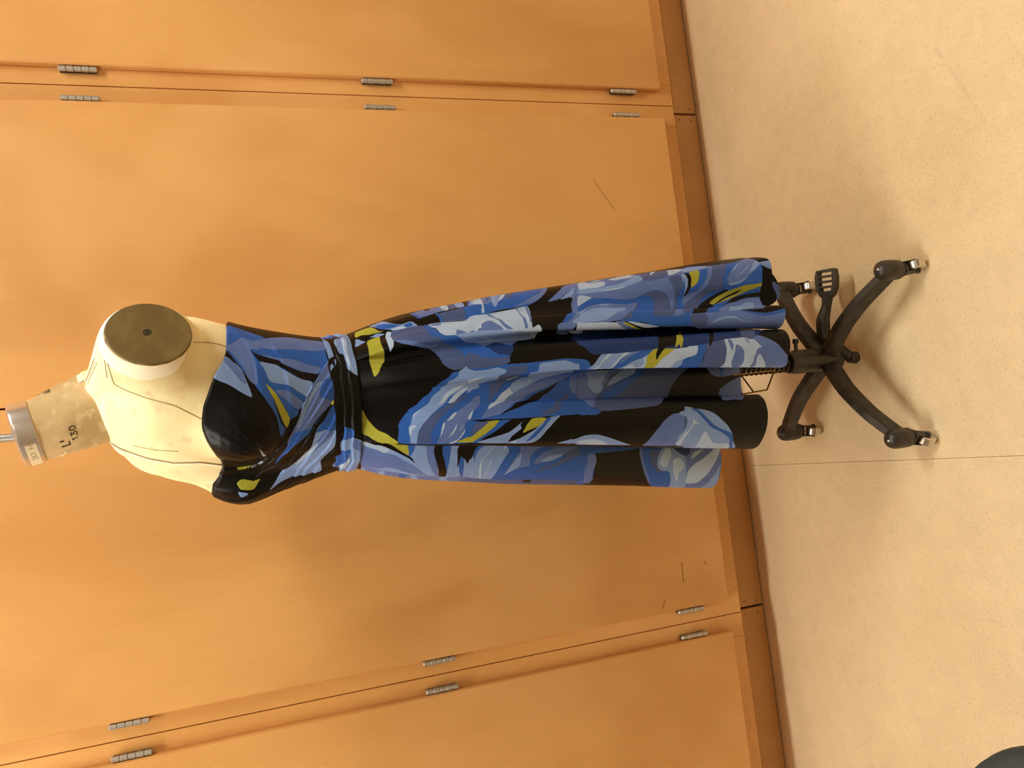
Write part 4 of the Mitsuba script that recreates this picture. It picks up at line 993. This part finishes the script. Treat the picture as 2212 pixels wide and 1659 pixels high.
def cloth(name, u0, u1, v0, v1, shapes, repeats=((0, 0),), own=()):
    w, h = int((u1-u0)/TEX)+1, int((v1-v0)/TEX)+1
    grid = np.zeros((h, w), np.uint8)
    for du, dv in repeats:
        if (du, dv) == (0, 0):
            for a, b in own: grid[:, max(0, int((a-u0)/TEX)):max(0, int((b-u0)/TEX))] = 0
        for ink, P in shapes: fill(grid, round_off(P) + [du, dv], u0, v0, ink)
    edge = np.zeros(grid.shape, bool)
    for s, ax in ((1, 0), (1, 1)):
        q = np.roll(grid, s, ax)
        edge |= (q != grid) & (q > 0) & (grid > 0)
    code = mi.Float((grid + 8*edge).astype(np.float32).ravel())
    inks = np.array([INKS[k] for k in INK_KEYS] + [np.array(INKS[k])*.72 for k in INK_KEYS], np.float32)
    ir, ig, ib = (mi.Float(np.ascontiguousarray(inks[:, k])) for k in range(3))
    def fn(p, n, uv):
        i = mi.UInt32(dr.clip((uv.x-u0)/TEX, 0, w-1)); j = mi.UInt32(dr.clip((uv.y-v0)/TEX, 0, h-1))
        c = mi.UInt32(dr.gather(mi.Float, code, j*w+i))
        col = mi.Color3f(dr.gather(mi.Float, ir, c), dr.gather(mi.Float, ig, c), dr.gather(mi.Float, ib, c))
        wash = fbm(uv.x*45, uv.y*45, 0.0, octaves=3)
        return col*(.90 + .20*wash)
    scene[name] = {'type': 'twosided', 'b': {'type': 'principled', 'base_color': mikit.proc(fn), 'roughness': .40, 'specular': .16}}
SH = {k: read_shapes(v) for k, v in PRINT.items()}
umax = float(arc[-1]); KCOL = 55
cloth('mat_skirt_print', 0, umax, 0, .81, SH['skirt'], ((-.96, .0), (.93, .0), (0, 0), (umax, 0)), ((0, arc[KCOL*SUB]), (arc[-1]-.20, arc[-1])))
cloth('mat_bodice_print', -.42, .41, 1.15, 1.41, SH['bodice'], ((-.30, .02), (.33, -.03), (0, 0)), ((-.11, .31),))
cloth('mat_band_print', -.41, .41, 1.145, 1.20, SH['band'], ((-.27, 0), (.25, .0), (0, 0)), ((-.08, .28),))
labels['dress'] = {'label': 'strapless blue, black and yellow-green floral satin dress worn by the dress form', 'category': 'dress'}
add('dress__skirt', skirt, 'mat_skirt_print', smooth=True, uv=skirt_uv)
m, u = submesh(~fm); add('dress__bodice', m, 'mat_bodice_print', smooth=True, uv=u)
m, u = submesh(fm); add('dress__wrap_drape', m, 'mat_bodice_print', smooth=True, uv=u)
add('dress__waistband', band, 'mat_band_print', smooth=True, uv=band_uv)
labels['dress__wrap_drape'] = {'label': 'diagonally pleated drape crossing below the bust'}
labels['dress__waistband'] = {'label': 'folded three-layer waistband'}

# ------------------------------------------------------------------ seams, torn paper and stamped marks on the old form
SEAMS = {
    'princess': [(0.1657, -0.0102, 1.5269), (0.1612, -0.0056, 1.5258), (0.1554, -0.0018, 1.5249), (0.1483, 0.0011, 1.5242), (0.1396, 0.0031, 1.5235), (0.1303, 0.0047, 1.523), (0.1258, 0.0076, 1.52), (0.1261, 0.0118, 1.5147), (0.1263, 0.016, 1.5094), (0.1263, 0.02, 1.5041), (0.1264, 0.0234, 1.4985), (0.1263, 0.0266, 1.4929), (0.1259, 0.0295, 1.4874), (0.1253, 0.0324, 1.4819), (0.126, 0.0361, 1.4763), (0.1269, 0.0394, 1.4705), (0.1279, 0.0427, 1.4646), (0.1284, 0.0456, 1.4588), (0.1287, 0.0483, 1.4529), (0.1284, 0.0507, 1.4471), (0.1283, 0.0533, 1.4413), (0.1269, 0.056, 1.4358), (0.1253, 0.059, 1.4305), (0.1236, 0.0621, 1.4253), (0.1217, 0.065, 1.42), (0.1201, 0.0681, 1.4147), (0.1189, 0.0714, 1.4094), (0.1181, 0.075, 1.4041), (0.1178, 0.0789, 1.3988)],
    'necksh': [(-0.0139, -0.0866, 1.5834), (0.071, -0.0415, 1.5685), (0.0894, -0.039, 1.5626), (0.1058, -0.038, 1.5575), (0.1217, -0.037, 1.5525), (0.1376, -0.036, 1.5476)],
    'neckbase': [(-0.0357, -0.0722, 1.579), (-0.0401, -0.066, 1.577), (-0.0385, -0.0561, 1.5741), (-0.0326, -0.0437, 1.5707), (-0.0246, -0.0302, 1.5671), (-0.0264, -0.0225, 1.565), (-0.0281, -0.0147, 1.563), (-0.0283, -0.0061, 1.5607), (-0.0278, 0.0029, 1.5584), (-0.0199, 0.0161, 1.5551)],
    'cf': [(-0.0181, 0.0216, 1.5499), (-0.021, 0.0249, 1.5447), (-0.0219, 0.0294, 1.5392), (-0.0232, 0.0337, 1.5337), (-0.0225, 0.0383, 1.5278), (-0.0195, 0.0435, 1.5213), (-0.0169, 0.0484, 1.5148), (-0.0146, 0.0532, 1.5085), (-0.0127, 0.0577, 1.5021), (-0.0111, 0.0621, 1.4958), (-0.0098, 0.0662, 1.4895), (-0.0062, 0.0704, 1.4828), (-0.0033, 0.0742, 1.4761), (-0.001, 0.0777, 1.4695), (0.0006, 0.0807, 1.4629), (0.0016, 0.0835, 1.4563), (0.0021, 0.086, 1.4498), (0.0049, 0.0883, 1.443), (0.0073, 0.0902, 1.4362), (0.0091, 0.0918, 1.4294), (0.0104, 0.0932, 1.4226), (0.0111, 0.0942, 1.4159), (0.0115, 0.0951, 1.4091), (0.0095, 0.0958, 1.4024), (0.007, 0.0963, 1.3957), (0.0041, 0.0967, 1.389), (0.0009, 0.097, 1.3823), (-0.0026, 0.0971, 1.3754)],
    'cf2': [(0.0134, 0.054, 1.5074), (0.0178, 0.0591, 1.4999), (0.0216, 0.0639, 1.4925), (0.0249, 0.0683, 1.4852), (0.0275, 0.0724, 1.4779), (0.0313, 0.0761, 1.4704), (0.0346, 0.0795, 1.4629), (0.0372, 0.0824, 1.4555), (0.0392, 0.085, 1.4481), (0.0407, 0.0873, 1.4408)],
    'side': [(0.1792, -0.0258, 1.4029), (0.1694, -0.0323, 1.3957), (0.1551, -0.0417, 1.3882), (0.1473, -0.0465, 1.3809), (0.1462, -0.0449, 1.3739), (0.1461, -0.0426, 1.3666), (0.1459, -0.0395, 1.3596), (0.1454, -0.0362, 1.3527)],
    'shflap': [(0.0658, -0.0375, 1.5697), (0.0838, -0.0355, 1.5638), (0.1016, -0.0336, 1.5579), (0.1194, -0.0312, 1.5519), (0.137, -0.0287, 1.5459)],
    'tuck': [(0.1651, -0.0158, 1.5305), (0.1577, -0.0094, 1.5301), (0.1468, -0.0052, 1.5304), (0.1331, -0.0028, 1.531)],
}
for name, pts in SEAMS.items():
    w = {'neckbase': .0011, 'shflap': .0016}.get(name, .0008)
    add(form + '__seam', tube(L2W(np.array(pts)), w, 6), 'mat_seam', smooth=True)
labels[form + '__seam'] = {'label': 'dark stitched seam line'}
def torn(P0, P1, lift, key, seed, mat='mat_torn', ragged=.5):
    """strip of torn canvas between two rows of points, the second row ragged"""
    P0, P1 = np.asarray(P0), np.asarray(P1); n = len(P0)
    j = meshkit.fbm(np.stack([np.arange(n)*.55, np.full(n, seed*3.7), np.zeros(n)], -1), 4, seed)
    P1 = P1 + (P0-P1)*((j-.35)*ragged*2)[:, None]
    mid = (P0*.5 + P1*.5)
    lift = np.asarray(lift)
    V = np.vstack([P0, mid + lift, P1 + lift*.8, P1 + lift*.8 - lift*.6, mid, P0 - lift*.3])
    F = grid_faces(6, n, False)
    m = trimesh.Trimesh(V, F, process=False)
    add(form + key, m, mat, smooth=35)
# padded paper rim round the left arm plate
a_ = np.radians(np.linspace(28, -165, 70))
def rim(wd, out):
    ra, rb = .0635+.0125*wd+out, .0575+.012*wd+out
    e1 = np.cross([1.0, 0, 0], PLATE_UP)
    return L2W(PLATE_C + np.array([1.0, 0, 0])*(-.020*wd+.001)[:, None] + (ra*np.cos(a_))[:, None]*PLATE_UP + (rb*np.sin(a_))[:, None]*e1)
wd = np.interp(np.degrees(a_), [-165, -140, -95, -40, 10, 28], [.05, .75, 1.1, .8, .55, .1])
torn(rim(np.zeros(70), np.full(70, .0003)), rim(wd, .0014 + 0*wd), LF*.0012 + FR*.0008, '__arm_trim', 3, ragged=.12)
NB0 = NECK_B + NECK_N*.010
def on_neck(ang, h, out=.0004):
    """point on the neck: angle from the wearer's left towards the front, h from 0 at its base to 1 at the cap"""
    ang, h = np.broadcast_arrays(np.asarray(ang, float), np.asarray(h, float))
    e0 = np.array([1.0, 0, 0]); e1 = np.cross(NECK_N, e0)
    ra = .0572 + (.0485-.0572)*h + out; rb = .0600 + (.0495-.0600)*h + out
    return L2W(NB0 + (NECK_T-NB0)*h[..., None] + (ra*np.cos(ang))[..., None]*e0 + (rb*np.sin(ang))[..., None]*e1)
hh_ = np.linspace(.0, .78, 46)
torn(on_neck(np.radians(122), hh_), on_neck(np.radians(101)+.10*np.sin(hh_*9), hh_), FR*.0016, '__torn_strip', 5)
torn(on_neck(np.radians(-70), np.linspace(.35, .82, 30)), on_neck(np.radians(-52), np.linspace(.35, .80, 30)), LF*.0012 - FR*.001, '__torn_strip', 8)
torn(on_neck(np.radians(np.linspace(-58, -20, 24)), np.full(24, .10)), on_neck(np.radians(np.linspace(-58, -20, 24)), np.full(24, -.06)), LF*.0010, '__torn_strip', 9)
sh = np.array(SEAMS['shflap'])
torn(L2W(sh), L2W(sh + np.array([.010, .006, -.004])), LF*.001 + np.array([0, 0, .001]), '__torn_strip', 12, ragged=.25)
cf = np.array(SEAMS['cf'])[1:]
torn(L2W(cf + [-.002, .001, 0]), L2W(cf + [-.010, -.001, 0]), FR*.0010, '__torn_strip', 14, ragged=.3)
def mark(text, h, ang, hy, slant=0.0, bold=True):
    t = meshkit.text_mesh(text, h, depth=.0003, bold=bold)
    v = t.vertices; L = np.linalg.norm(NECK_T-NB0)
    x, y = v[:, 0]*math.cos(slant) - v[:, 1]*math.sin(slant), v[:, 0]*math.sin(slant) + v[:, 1]*math.cos(slant)
    m = trimesh.Trimesh(on_neck(ang - x/.053, hy + y/L, .0016 + v[:, 2]), t.faces, process=False)
    add(form + '__neck__stamp', m, 'mat_ink')
mark("L'", .0130, math.radians(80), .545)
mark("130", .0100, math.radians(73), .385)
mark("4", .0060, math.radians(61), .26)
mark("41", .0090, math.radians(-34), .55, .25)
